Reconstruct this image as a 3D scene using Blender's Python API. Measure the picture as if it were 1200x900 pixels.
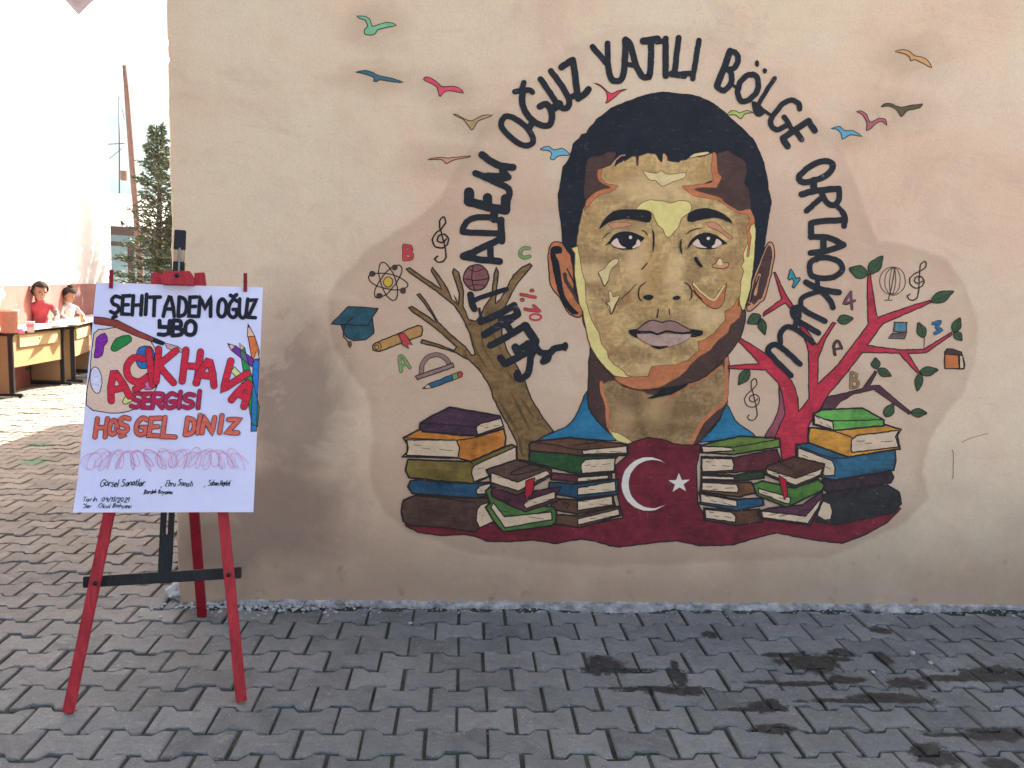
import bpy, bmesh, math, random
from mathutils import Vector, Matrix, noise
from mathutils.geometry import tessellate_polygon
random.seed(7)
R = math.radians
for o in list(bpy.data.objects): bpy.data.objects.remove(o)
S = bpy.context.scene
COL = S.collection

# ------------------------------------------------------------------ camera, sky, sun, exposure
F_PX, YAW, PITCH, ROLL = 960.0, R(3.5), R(7.0), R(1.75)
CAM = Vector((0.0, -3.447, 1.4))
fwd = Vector((math.sin(YAW)*math.cos(PITCH), math.cos(YAW)*math.cos(PITCH), -math.sin(PITCH)))
rt0 = Vector((math.cos(YAW), -math.sin(YAW), 0)); up0 = rt0.cross(fwd)
rt = rt0*math.cos(ROLL) + up0*math.sin(ROLL); up = up0*math.cos(ROLL) - rt0*math.sin(ROLL)
cd = bpy.data.cameras.new('camera'); cam = bpy.data.objects.new('camera', cd); COL.objects.link(cam)
cd.sensor_width = 36; cd.lens = F_PX/1200*36; cd.clip_start = 0.05; cd.clip_end = 5000
m = Matrix.Identity(4)
for i in range(3):
    m[i][0] = rt[i]; m[i][1] = up[i]; m[i][2] = -fwd[i]; m[i][3] = CAM[i]
cam.matrix_world = m
S.camera = cam
SUN_EL, SUN_AZ = R(38), R(25.5)          # the sun stands behind the painted wall, to its right
W = bpy.data.worlds.new('World'); S.world = W; W.use_nodes = True
nt = W.node_tree; bg = nt.nodes['Background']
sky = nt.nodes.new('ShaderNodeTexSky'); sky.sky_type = 'NISHITA'; sky.sun_disc = False
sky.sun_elevation = SUN_EL; sky.sun_rotation = SUN_AZ
sky.air_density = 0.6; sky.dust_density = 3.0; sky.ozone_density = 0.0
nt.links.new(sky.outputs[0], bg.inputs[0]); bg.inputs[1].default_value = 0.14
sl = bpy.data.lights.new('sun', 'SUN'); sl.energy = 4.8; sl.angle = R(0.5); sl.color = (1, .95, .87)
sun = bpy.data.objects.new('sun', sl); COL.objects.link(sun)
sd = Vector((math.sin(SUN_AZ)*math.cos(SUN_EL), math.cos(SUN_AZ)*math.cos(SUN_EL), math.sin(SUN_EL)))
sun.rotation_euler = sd.to_track_quat('Z', 'Y').to_euler(); sun.location = sd*30
S.render.engine = 'CYCLES'
S.view_settings.view_transform = 'Standard'; S.view_settings.look = 'None'
S.view_settings.gamma = 1; S.view_settings.use_curve_mapping = False
S.view_settings.exposure = 2.52
S.view_settings.use_white_balance = True; S.view_settings.white_balance_temperature = 7300
KC = (0.74, 0.885, 1.01)                    # photo value of a white surface in this shade, per channel

# ------------------------------------------------------------------ helpers
def ray(x, y): return (rt*((x-600)/F_PX) - up*((y-450)/F_PX) + fwd).normalized()
def on_z(x, y, z=0.0):
    v = ray(x, y); return CAM + v*((z-CAM.z)/v.z)
def on_plane(x, y, p0, n):
    v = ray(x, y); return CAM + v*((p0-CAM).dot(n)/v.dot(n))
def at_y(x, y, Y):
    v = ray(x, y); return CAM + v*((Y-CAM.y)/v.y)
def lin(c):
    c = c/255.0
    return c/12.92 if c <= .04045 else ((c+.055)/1.055)**2.4
def srgb(r, g, b): return (lin(r), lin(g), lin(b), 1)
def alb(rgb, k=KC): return tuple(min(.88, lin(rgb[i])/k[i]) for i in range(3)) + (1,)
def link(o, parent=None):
    COL.objects.link(o)
    if parent: o.parent = parent
    return o
def tag(o, label=None, cat=None, group=None, kind=None):
    if label: o['label'] = label
    if cat: o['category'] = cat
    if group: o['group'] = group
    if kind: o['kind'] = kind
    return o
def empty(name, loc=(0, 0, 0), rz=0):
    o = bpy.data.objects.new(name, None); o.location = loc; o.rotation_euler.z = rz; o.empty_display_size = .1
    return link(o)
class MB:
    def __init__(s): s.v = []; s.f = []; s.mi = []; s.mats = []; s.sm = []
    def m(s, mat):
        if mat not in s.mats: s.mats.append(mat)
        return s.mats.index(mat)
    def add(s, vs, fs, mat, smooth=False):
        b = len(s.v); k = s.m(mat); s.v += [tuple(v) for v in vs]
        for f in fs: s.f.append(tuple(i+b for i in f)); s.mi.append(k); s.sm.append(smooth)
    def build(s, name, parent=None):
        me = bpy.data.meshes.new(name); me.from_pydata(s.v, [], s.f)
        for x in s.mats: me.materials.append(x)
        me.polygons.foreach_set('material_index', s.mi); me.polygons.foreach_set('use_smooth', s.sm)
        me.update()
        return link(bpy.data.objects.new(name, me), parent)
    def box(s, c, d, mat, M=None, bev=0.0):
        bm = bmesh.new(); bmesh.ops.create_cube(bm, size=1)
        for v in bm.verts: v.co = Vector((v.co.x*d[0], v.co.y*d[1], v.co.z*d[2]))
        if bev: bmesh.ops.bevel(bm, geom=bm.edges[:], offset=bev, segments=2, affect='EDGES')
        T = Matrix.Translation(Vector(c))
        if M is not None: T = T @ M.to_4x4()
        bm.verts.index_update()
        s.add([T @ v.co for v in bm.verts], [[v.index for v in f.verts] for f in bm.faces], mat); bm.free()
    def bar(s, a, b, w, t, mat, upv=(0, 0, 1), bev=.002):
        a = Vector(a); b = Vector(b); z = (b-a); L = z.length; z.normalize()
        x = Vector(upv).cross(z)
        if x.length < 1e-4: x = Vector((1, 0, 0)).cross(z)
        x.normalize(); y = z.cross(x)
        M = Matrix((x, y, z)).transposed()
        s.box((a+b)/2, (w, t, L), mat, M, bev)
    def tube(s, pts, rads, mat, n=8, cap=True):
        pts = [Vector(p) for p in pts]
        if not isinstance(rads, (list, tuple)): rads = [rads]*len(pts)
        vs = []; fs = []
        for i, p in enumerate(pts):
            d = (pts[min(i+1, len(pts)-1)] - pts[max(i-1, 0)]).normalized()
            x = d.orthogonal().normalized() if abs(d.z) > .95 else Vector((0, 0, 1)).cross(d).normalized()
            y = d.cross(x)
            for k in range(n):
                a = 2*math.pi*k/n; vs.append(p + (x*math.cos(a)+y*math.sin(a))*rads[i])
        for i in range(len(pts)-1):
            for k in range(n):
                fs.append((i*n+k, i*n+(k+1) % n, (i+1)*n+(k+1) % n, (i+1)*n+k))
        if cap: fs.append(tuple(range(n))[::-1]); fs.append(tuple((len(pts)-1)*n+k for k in range(n)))
        s.add(vs, fs, mat, True)
    def lathe(s, c, prof, mat, n=16):
        vs = []; fs = []
        for r, z in prof:
            for k in range(n):
                a = 2*math.pi*k/n; vs.append((c[0]+r*math.cos(a), c[1]+r*math.sin(a), c[2]+z))
        for i in range(len(prof)-1):
            for k in range(n): fs.append((i*n+k, i*n+(k+1) % n, (i+1)*n+(k+1) % n, (i+1)*n+k))
        s.add(vs, fs, mat, True)
    def blob(s, c, r, mat, sub=2, amp=.15, freq=2.0, flat=False, seed=0):
        bm = bmesh.new(); bmesh.ops.create_icosphere(bm, subdivisions=sub, radius=1)
        bm.verts.index_update(); vs = []
        for v in bm.verts:
            k = 1+amp*noise.noise(v.co*freq+Vector((seed*7.3, seed*3.1, 0)))
            vs.append(Vector(c)+Vector((v.co.x*r[0]*k, v.co.y*r[1]*k, v.co.z*r[2]*k)))
        s.add(vs, [[v.index for v in f.verts] for f in bm.faces], mat, not flat); bm.free()

# ------------------------------------------------------------------ materials
def new_mat(name):
    mt = bpy.data.materials.new(name); mt.use_nodes = True
    n = mt.node_tree; b = n.nodes['Principled BSDF']; b.inputs['Specular IOR Level'].default_value = .3
    return mt, n, b
def nd(n, t, **kw):
    x = n.nodes.new(t)
    for k, v in kw.items():
        if k.startswith('i_'): x.inputs[int(k[2:]) if k[2:].isdigit() else k[2:].replace('_', ' ')].default_value = v
        else: setattr(x, k, v)
    return x
def mathn(n, op, a, b=None, c=None, clamp=False):
    x = n.nodes.new('ShaderNodeMath'); x.operation = op; x.use_clamp = clamp
    for i, q in enumerate((a, b, c)):
        if q is None: continue
        if isinstance(q, (int, float)): x.inputs[i].default_value = q
        else: n.links.new(q, x.inputs[i])
    return x.outputs[0]
def mixc(n, f, a, b, bt='MIX'):
    x = n.nodes.new('ShaderNodeMix'); x.data_type = 'RGBA'; x.blend_type = bt
    for s_, q in ((x.inputs[0], f), (x.inputs[6], a), (x.inputs[7], b)):
        if isinstance(q, (int, float, tuple, list)): s_.default_value = q
        else: n.links.new(q, s_)
    return x.outputs[2]
def noisen(n, vec, scale, detail=4, rough=.55, dist=0.0):
    x = n.nodes.new('ShaderNodeTexNoise'); x.inputs['Scale'].default_value = scale
    x.inputs['Detail'].default_value = detail; x.inputs['Roughness'].default_value = rough; x.inputs['Distortion'].default_value = dist
    if vec is not None: n.links.new(vec, x.inputs['Vector'])
    return x.outputs['Fac']
def mapr(n, v, a, b, c=0.0, d=1.0, smooth=False):
    x = n.nodes.new('ShaderNodeMapRange'); x.inputs[1].default_value = a; x.inputs[2].default_value = b
    x.inputs[3].default_value = c; x.inputs[4].default_value = d
    if smooth: x.interpolation_type = 'SMOOTHSTEP'
    n.links.new(v, x.inputs[0]); return x.outputs[0]
def scalev(n, vec, s):
    x = n.nodes.new('ShaderNodeVectorMath'); x.operation = 'MULTIPLY'; x.inputs[1].default_value = s
    n.links.new(vec, x.inputs[0]); return x.outputs[0]
def bump(n, h, dist, strength=1.0, prev=None):
    x = n.nodes.new('ShaderNodeBump'); x.inputs['Distance'].default_value = dist; x.inputs['Strength'].default_value = strength
    n.links.new(h, x.inputs['Height'])
    if prev is not None: n.links.new(prev, x.inputs['Normal'])
    return x.outputs[0]

def wall_xz(x, y):
    p = on_plane(x, y, Vector((0, 0, 0)), Vector((0, -1, 0))); return p.x, p.z
# plaster group: world-space relief and trowel scratches shared by the wall and by the paint on it
pg = bpy.data.node_groups.new('plaster_relief', 'ShaderNodeTree')
pg.interface.new_socket('Normal', in_out='OUTPUT', socket_type='NodeSocketVector')
pg.interface.new_socket('Scratch', in_out='OUTPUT', socket_type='NodeSocketFloat')
pg.interface.new_socket('Position', in_out='OUTPUT', socket_type='NodeSocketVector')
go = pg.nodes.new('NodeGroupOutput'); geo = pg.nodes.new('ShaderNodeNewGeometry'); P = geo.outputs['Position']
coarse = noisen(pg, P, 3.2, 3); fine = noisen(pg, P, 38, 5, .6)
streak = noisen(pg, scalev(pg, P, (2.6, 1, 75)), 1.0, 5, .65)
scr = mapr(pg, streak, .32, .25)
zone = nd(pg, 'ShaderNodeVectorMath', operation='SUBTRACT'); pg.links.new(P, zone.inputs[0]); zone.inputs[1].default_value = (.15, 0, 1.82)
zl = nd(pg, 'ShaderNodeVectorMath', operation='LENGTH'); pg.links.new(scalev(pg, zone.outputs[0], (1.0, 0, 1.25)), zl.inputs[0])
zm = mapr(pg, zl.outputs['Value'], .95, .2)
zn = mapr(pg, noisen(pg, P, 2.3, 3), .38, .62)
scr = mathn(pg, 'MULTIPLY', scr, mathn(pg, 'MULTIPLY', zm, zn, clamp=True), clamp=True)
h = mathn(pg, 'ADD', mathn(pg, 'MULTIPLY', coarse, 3.0), mathn(pg, 'SUBTRACT', mathn(pg, 'MULTIPLY', fine, .5), mathn(pg, 'MULTIPLY', scr, 1.2)))
bo = bump(pg, h, .0042, .7)
pg.links.new(bo, go.inputs[0]); pg.links.new(scr, go.inputs[1]); pg.links.new(P, go.inputs[2])

def paint(name, rgb, mottle=.15, scale=9.0, rough=.72, dark=None, k=KC, patches=None, brush=(9, 1, 60)):
    mt, n, b = new_mat(name); c = alb(rgb, k)
    g = n.nodes.new('ShaderNodeGroup'); g.node_tree = pg; P = g.outputs['Position']
    a = noisen(n, P, scale, 6, .68, .8); f2 = noisen(n, P, scale*4.5, 5, .7, .4)
    st = noisen(n, scalev(n, P, brush), 1.0, 5, .7, .6)
    lo = alb(dark, k) if dark else tuple(x*(1-2.1*mottle) for x in c[:3])+(1,)
    hi = tuple(min(.88, x*(1+1.1*mottle)) for x in c[:3])+(1,)
    v = mathn(n, 'ADD', mathn(n, 'MULTIPLY', a, .5), mathn(n, 'ADD', mathn(n, 'MULTIPLY', f2, .28), mathn(n, 'MULTIPLY', st, .22)))
    col = mixc(n, mapr(n, v, .38, .60), lo, hi)
    if patches:
        for rgb2, amt, soft, pts in patches:
            sp = []
            for x, y, rx, ry in pts:
                q = wall_xz(x, y); sp.append((q[0], q[1], rx/265, ry/265, 'xz'))
            mk = ellipse_mask(n, P, sp, soft, mathn(n, 'MULTIPLY', mathn(n, 'SUBTRACT', f2, .5), 1.6))
            col = mixc(n, mathn(n, 'MULTIPLY', mk, amt), col, alb(rgb2, k))
    wear = mapr(n, mathn(n, 'ADD', mathn(n, 'MULTIPLY', noisen(n, P, 48, 5, .8), .6), mathn(n, 'MULTIPLY', st, .4)), .585, .66, 0, .42)
    col = mixc(n, wear, col, (.42, .33, .26, 1))
    col = mixc(n, mathn(n, 'MULTIPLY', g.outputs['Scratch'], .6), col, (.03, .027, .025, 1))
    n.links.new(col, b.inputs['Base Color']); b.inputs['Roughness'].default_value = rough
    hb = mathn(n, 'ADD', st, mathn(n, 'MULTIPLY', f2, .5))
    n.links.new(bump(n, hb, .0012, .35, g.outputs['Normal']), b.inputs['Normal'])
    return mt
def plain(name, col, rough=.6, var=.1, scale=20, metal=0, bumpd=0, spec=.3):
    mt, n, b = new_mat(name)
    tc = n.nodes.new('ShaderNodeTexCoord')
    f = mapr(n, noisen(n, tc.outputs['Object'], scale, 5), .3, .7)
    n.links.new(mixc(n, f, tuple(x*(1-var) for x in col[:3])+(1,), tuple(min(.9, x*(1+var)) for x in col[:3])+(1,)), b.inputs['Base Color'])
    b.inputs['Roughness'].default_value = rough; b.inputs['Metallic'].default_value = metal; b.inputs['Specular IOR Level'].default_value = spec
    if bumpd: n.links.new(bump(n, noisen(n, tc.outputs['Object'], scale*4, 4), bumpd), b.inputs['Normal'])
    return mt
def ellipse_mask(n, P, spots, soft, wob=None):
    """max over soft ellipses (x, z or y, rx, ry) given on two axes"""
    out = None
    for cx, cy, rx, ry, ax in spots:
        s_ = n.nodes.new('ShaderNodeVectorMath'); s_.operation = 'SUBTRACT'; n.links.new(P, s_.inputs[0])
        s_.inputs[1].default_value = (cx, cy, 0) if ax == 'xy' else (cx, 0, cy)
        sc = scalev(n, s_.outputs[0], (1/rx, 1/ry, 0) if ax == 'xy' else (1/rx, 0, 1/ry))
        l = n.nodes.new('ShaderNodeVectorMath'); l.operation = 'LENGTH'; n.links.new(sc, l.inputs[0])
        q = l.outputs['Value']
        if wob is not None: q = mathn(n, 'ADD', q, wob)
        q = mapr(n, q, 1+soft, 1-soft)
        out = q if out is None else mathn(n, 'MAXIMUM', out, q)
    return out

def wall_material():
    mt, n, b = new_mat('beige_plaster')
    g = n.nodes.new('ShaderNodeGroup'); g.node_tree = pg; P = g.outputs['Position']
    base = alb((214, 184, 160)); light = alb((228, 200, 175)); grey = alb((192, 165, 145))
    big = mapr(n, noisen(n, P, .9, 4, .55, .4), .35, .65)
    col = mixc(n, big, base, light)
    col = mixc(n, mathn(n, 'MULTIPLY', mapr(n, noisen(n, P, 5, 6, .65), .45, .75), .35), col, grey)
    # the older tan coat left round the painting, repainted paler outside it
    wob = mathn(n, 'MULTIPLY', mathn(n, 'SUBTRACT', noisen(n, P, 2.5, 3), .5), .55)
    at = n.nodes.new('ShaderNodeAttribute'); at.attribute_name = 'coat_edge'
    ed = mathn(n, 'ADD', at.outputs['Fac'], mathn(n, 'MULTIPLY', mathn(n, 'SUBTRACT', noisen(n, P, 9, 5, .6), .5), .05))
    z0 = nd(n, 'ShaderNodeSeparateXYZ'); n.links.new(P, z0.inputs[0])
    amt = mapr(n, z0.outputs[2], 2.35, 1.55, .16, .62, True)
    halo = mapr(n, ed, -.012, .018, 0, 1, True)
    rim = mathn(n, 'MULTIPLY', mapr(n, ed, -.01, .01, 0, 1, True), mapr(n, ed, .09, .0, 0, 1, True))
    patch = mapr(n, noisen(n, P, 3.4, 5, .62, .5), .35, .68, .72, 1.15)
    col = mixc(n, mathn(n, 'MULTIPLY', mathn(n, 'MULTIPLY', halo, amt), patch, clamp=True), col, alb((186, 160, 138)))
    col = mixc(n, mathn(n, 'MULTIPLY', rim, mathn(n, 'MULTIPLY', amt, .28)), col, alb((160, 136, 114)))
    # smears left round the birds
    sp = []
    for x, y, rx, ry in ((440, 32, 32, 22), (448, 92, 40, 16), (520, 102, 35, 18), (556, 146, 40, 16), (528, 188, 45, 18), (1072, 70, 40, 24), (1058, 130, 36, 22), (1018, 142, 36, 20), (992, 158, 34, 16)):
        cx, cz = wall_xz(x, y); sp.append((cx, cz, rx/265, ry/265, 'xz'))
    sm = ellipse_mask(n, P, sp, .5, mathn(n, 'MULTIPLY', mathn(n, 'SUBTRACT', noisen(n, P, 9, 4), .5), 1.2))
    col = mixc(n, mathn(n, 'MULTIPLY', sm, .42), col, alb((165, 145, 120)))
    # splash dirt and damp stains low on the wall, with an edge of their own
    z = nd(n, 'ShaderNodeSeparateXYZ'); n.links.new(P, z.inputs[0])
    zz = mathn(n, 'ADD', z.outputs[2], mathn(n, 'MULTIPLY', mathn(n, 'SUBTRACT', noisen(n, P, 3.0, 5, .6), .5), .55))
    dirt = mapr(n, zz, .75, .05)
    col = mixc(n, mathn(n, 'MULTIPLY', dirt, .72), col, alb((128, 112, 99)))
    spot = mapr(n, noisen(n, P, 11, 4, .6), .62, .72)
    low = mapr(n, z.outputs[2], .45, .1)
    col = mixc(n, mathn(n, 'MULTIPLY', mathn(n, 'MULTIPLY', spot, low), .45), col, alb((104, 92, 82)))
    shade_stain_spots = []  # grey stain beside the poster, with the poster's soft shadow painted in
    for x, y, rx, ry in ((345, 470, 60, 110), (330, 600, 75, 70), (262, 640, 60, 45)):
        cx, cz = wall_xz(x, y); shade_stain_spots.append((cx, cz, rx/265, ry/265, 'xz'))
    shade_stain = ellipse_mask(n, P, shade_stain_spots, .45, mathn(n, 'MULTIPLY', mathn(n, 'SUBTRACT', noisen(n, P, 3.5, 7, .64, .5), .5), 1.3))
    col = mixc(n, mathn(n, 'MULTIPLY', shade_stain, .66), col, alb((100, 90, 84)))
    # patched areas brushed over with a paler coat, trowel streaks and hairline cracks
    pt = noisen(n, scalev(n, P, (1.1, 1, 1.5)), 1.7, 7, .66, 1.1)
    col = mixc(n, mathn(n, 'MULTIPLY', mapr(n, pt, .54, .585, 0, .20), mapr(n, z0.outputs[2], .45, .9), clamp=True), col, alb((230, 203, 182)))
    col = mixc(n, mapr(n, pt, .45, .40, 0, .16), col, alb((176, 150, 130)))
    tr = noisen(n, scalev(n, P, (3.5, 1, 26)), 1.0, 6, .7, .7)
    col = mixc(n, mapr(n, tr, .55, .72, 0, .15), col, alb((170, 142, 122)))
    ck = mathn(n, 'ABSOLUTE', mathn(n, 'SUBTRACT', noisen(n, P, 1.6, 8, .62, .9), .5))
    ckm = mathn(n, 'MULTIPLY', mapr(n, ck, .0035, .0008), mapr(n, noisen(n, P, 1.1, 2), .52, .62), clamp=True)
    col = mixc(n, mathn(n, 'MULTIPLY', ckm, .14), col, alb((110, 92, 80)))
    gr = noisen(n, P, 120, 5, .78)
    col = mixc(n, mapr(n, gr, .40, .72, 0, .26), col, alb((140, 116, 98)))
    fl = mapr(n, noisen(n, P, 70, 2), .72, .78)
    col = mixc(n, mathn(n, 'MULTIPLY', fl, .25), col, alb((120, 100, 85)))
    col = mixc(n, mathn(n, 'MULTIPLY', g.outputs['Scratch'], .35), col, alb((95, 80, 70)))
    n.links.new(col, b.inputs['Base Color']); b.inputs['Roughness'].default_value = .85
    n.links.new(g.outputs['Normal'], b.inputs['Normal'])
    return mt

# ------------------------------------------------------------------ ground and paving
def ground_xy(x, y):
    p = on_z(x, y); return p.x, p.y
def paver_material():
    mt, n, b = new_mat('concrete_paver')
    ge = n.nodes.new('ShaderNodeNewGeometry'); P = ge.outputs['Position']; rnd = ge.outputs['Random Per Island']
    ramp = n.nodes.new('ShaderNodeValToRGB'); n.links.new(rnd, ramp.inputs[0])
    e = ramp.color_ramp.elements
    e[0].color = (0.114, 0.109, 0.101, 1); e[1].color = (0.223, 0.211, 0.190, 1)
    for p_, c_ in ((.3, (0.144, 0.138, 0.126, 1)), (.55, (0.163, 0.157, 0.144, 1)), (.8, (0.183, 0.172, 0.154, 1))):
        q = e.new(p_); q.color = c_
    col = ramp.outputs[0]
    col = mixc(n, mathn(n, 'MULTIPLY', mapr(n, noisen(n, P, 1.3, 5, .6, .5), .45, .65), .38), col, (0.073, 0.071, 0.067, 1))
    a = mapr(n, noisen(n, P, 5, 7, .72, .8), .36, .66)
    col = mixc(n, mathn(n, 'MULTIPLY', a, .5), col, (0.267, 0.255, 0.232, 1))
    a2 = mapr(n, noisen(n, P, 19, 6, .75, .6), .50, .72)
    col = mixc(n, mathn(n, 'MULTIPLY', a2, .5), col, (0.084, 0.079, 0.070, 1))
    grain = noisen(n, P, 210, 4, .75)
    col = mixc(n, mapr(n, grain, .52, .70, 0, .55), col, (0.049, 0.047, 0.042, 1))
    col = mixc(n, mapr(n, grain, .44, .28, 0, .4), col, (0.356, 0.341, 0.316, 1))
    col = mixc(n, mapr(n, noisen(n, P, 88, 3), .66, .72, 0, .6), col, (0.435, 0.415, 0.385, 1))
    scuff = mapr(n, noisen(n, scalev(n, P, (1, 2.5, 1)), 6, 6, .75, 1.4), .57, .72, 0, .55)
    col = mixc(n, scuff, col, (.34, .325, .30, 1))
    # cement washed out over the first row of pavers along the wall
    sy = nd(n, 'ShaderNodeSeparateXYZ'); n.links.new(P, sy.inputs[0])
    cw = mathn(n, 'ADD', sy.outputs[1], mathn(n, 'MULTIPLY', mathn(n, 'SUBTRACT', noisen(n, P, 8, 6, .7), .5), .16))
    cm_ = mathn(n, 'MULTIPLY', mapr(n, cw, -.085, -.035), mapr(n, sy.outputs[1], .05, .02), clamp=True)
    cm_ = mathn(n, 'MULTIPLY', cm_, mapr(n, sy.outputs[0], -1.15, -.7), clamp=True)
    col = mixc(n, mathn(n, 'MULTIPLY', cm_, mapr(n, noisen(n, P, 60, 5, .75), .38, .56, .15, .9)), col, (.40, .385, .365, 1))
    wob = mathn(n, 'MULTIPLY', mathn(n, 'SUBTRACT', noisen(n, P, 17, 6, .72, .6), .5), 2.6)
    sp = []
    for x, y, rx, ry in ((947, 777, 34, 11), (1029, 738, 14, 4), (793, 790, 11, 12), (797, 810, 36, 7), (1040, 819, 55, 6), (708, 780, 22, 9),
                         (896, 828, 28, 8), (1165, 790, 40, 9), (990, 798, 24, 5), (1033, 770, 9, 9), (906, 855, 26, 6), (1095, 885, 26, 13), (1165, 860, 36, 8),
                         (1175, 895, 22, 8), (1065, 800, 30, 6), (704, 775, 18, 7), (832, 744, 8, 4), (985, 765, 16, 4), (960, 772, 46, 3), (915, 768, 20, 4), (930, 800, 60, 3), (1010, 822, 70, 3), (760, 806, 50, 3), (880, 832, 40, 3), (1120, 796, 60, 4), (1130, 862, 50, 3), (720, 785, 40, 2.5)):
        gx, gy = ground_xy(x, y); gx2, _ = ground_xy(x+rx, y); _, gy2 = ground_xy(x, y-ry)
        sp.append((gx, gy, abs(gx2-gx), abs(gy2-gy), 'xy'))
    wet = ellipse_mask(n, P, sp, .14, wob)
    col = mixc(n, mathn(n, 'MULTIPLY', wet, mapr(n, noisen(n, P, 30, 4, .7), .35, .6, .80, .96)), col, (.020, .018, .014, 1))
    sp = []
    for x, y, rx, ry in ((40, 541, 16, 4), (46, 521, 12, 3)):
        gx, gy = ground_xy(x, y); gx2, _ = ground_xy(x+rx, y); _, gy2 = ground_xy(x, y-ry)
        sp.append((gx, gy, abs(gx2-gx), abs(gy2-gy), 'xy'))
    gs = ellipse_mask(n, P, sp, .3, wob)
    col = mixc(n, mathn(n, 'MULTIPLY', gs, .65), col, (.03, .16, .08, 1))
    n.links.new(col, b.inputs['Base Color'])
    n.links.new(mapr(n, wet, 0, 1, .82, .5), b.inputs['Roughness'])
    hh = mathn(n, 'ADD', mathn(n, 'MULTIPLY', grain, .35), noisen(n, P, 24, 5, .65))
    n.links.new(bump(n, hh, .006, .9), b.inputs['Normal'])
    return mt
def joint_material():
    mt, n, b = new_mat('joint_soil')
    ge = n.nodes.new('ShaderNodeNewGeometry'); P = ge.outputs['Position']
    col = mixc(n, mapr(n, noisen(n, P, 9, 5), .4, .65), (.075, .068, .055, 1), (.030, .038, .016, 1))
    col = mixc(n, mapr(n, noisen(n, P, 120, 3), .6, .7, 0, .6), col, (.2, .19, .17, 1))
    n.links.new(col, b.inputs['Base Color']); b.inputs['Roughness'].default_value = .95
    n.links.new(bump(n, noisen(n, P, 150, 3), .01), b.inputs['Normal'])
    return mt
M_JOINT = joint_material()
def earth_material():
    mt, n, b = new_mat('pale_dusty_ground')
    ge = n.nodes.new('ShaderNodeNewGeometry'); P = ge.outputs['Position']
    col = mixc(n, mapr(n, noisen(n, P, .7, 6), .35, .65), (.17, .165, .155, 1), (.25, .24, .22, 1))
    n.links.new(col, b.inputs['Base Color']); b.inputs['Roughness'].default_value = .9
    return mt
g = MB(); q = 560
g.add([(-q, -q, -.016), (q, -q, -.016), (q, q, -.016), (-q, q, -.016)], [(0, 1, 2, 3)], earth_material())
tag(g.build('ground'), kind='structure')
g = MB()
g.add([(-9, -4.2, -.008), (5.5, -4.2, -.008), (5.5, 9.5, -.008), (-9, 9.5, -.008)], [(0, 1, 2, 3)], M_JOINT)
tag(g.build('paving_bed'), kind='structure')
PL, PW = .192, .1365
def paving():
    mb = MB(); mt = paver_material()
    amp = .0135; gap = .0048
    for r in range(-72, 29):
        yc = -.133 - PW*r
        off = (-.567 if r % 2 == 0 else -.663)
        drift = .003*math.sin(r*1.7)
        for i in range(-46, 28):
            xc = off + i*PL + PL/2 + drift
            if xc > -1.13 and yc > -.055: continue
            if xc > 5.3 or xc < -8.8 or yc < -4.0 or yc > 9.3: continue
            hx = PL/2; hy = PW/2
            near = yc < 2.0 and xc > -3.6
            # boundary wave: far at own joints, near at own middle for the far edge; mirrored for the near edge
            up_ = [(-hx, hy+amp), (-.055, hy+amp), (-.034, hy-amp), (.034, hy-amp), (.055, hy+amp), (hx, hy+amp)]
            if near:
                uu = []
                for (ax, ay), (bx_, by) in zip(up_[:-1], up_[1:]): uu += [(ax, ay), (ax*.66+bx_*.34, ay*.66+by*.34), (ax*.33+bx_*.67, ay*.33+by*.67)]
                up_ = uu+[up_[-1]]
            lo_ = [(x, -y) for x, y in reversed(up_)]
            out = up_ + lo_
            cx, cy = random.gauss(0, .0011), random.gauss(0, .0011); a = random.gauss(0, .006)
            dz = random.gauss(0, .0024); tx, ty = random.gauss(0, .014), random.gauss(0, .014)
            g_ = gap*random.uniform(.7, 1.5)
            def ring(ins, z):
                o_ = []
                for x, y in out:
                    sx = x - math.copysign(ins, x) if abs(x) > .09 else x
                    sy = y - math.copysign(ins, y)
                    wx = cx + sx*math.cos(a) - sy*math.sin(a); wy = cy + sx*math.sin(a) + sy*math.cos(a)
                    jit = (random.gauss(0, .0009), random.gauss(0, .0012)) if near else (0, 0)
                    o_.append((xc+wx+jit[0], yc+wy+jit[1], z+dz+tx*sx+ty*sy))
                return o_
            bev = random.uniform(.004, .008)
            rs = [ring(g_, -.03), ring(g_, -bev*.9), ring(g_+bev*.35, -bev*.25), ring(g_+bev, 0)] if near else [ring(g_, -.02), ring(g_, -.004), ring(g_+bev, 0)]
            vs = [v for q_ in rs for v in q_]; k = len(out); fs = []
            for j in range(len(rs)-1):
                for t in range(k):
                    fs.append((j*k+t, (j+1)*k+t, (j+1)*k+(t+1) % k, j*k+(t+1) % k))
            b0 = (len(rs)-1)*k
            # top as quads between far and near edges
            for t in range(k//2-1): fs.append((b0+t, b0+k-1-t, b0+k-2-t, b0+t+1))
            mb.add(vs, fs, mt)
    return tag(mb.build('paving'), kind='structure')
paving()

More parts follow.
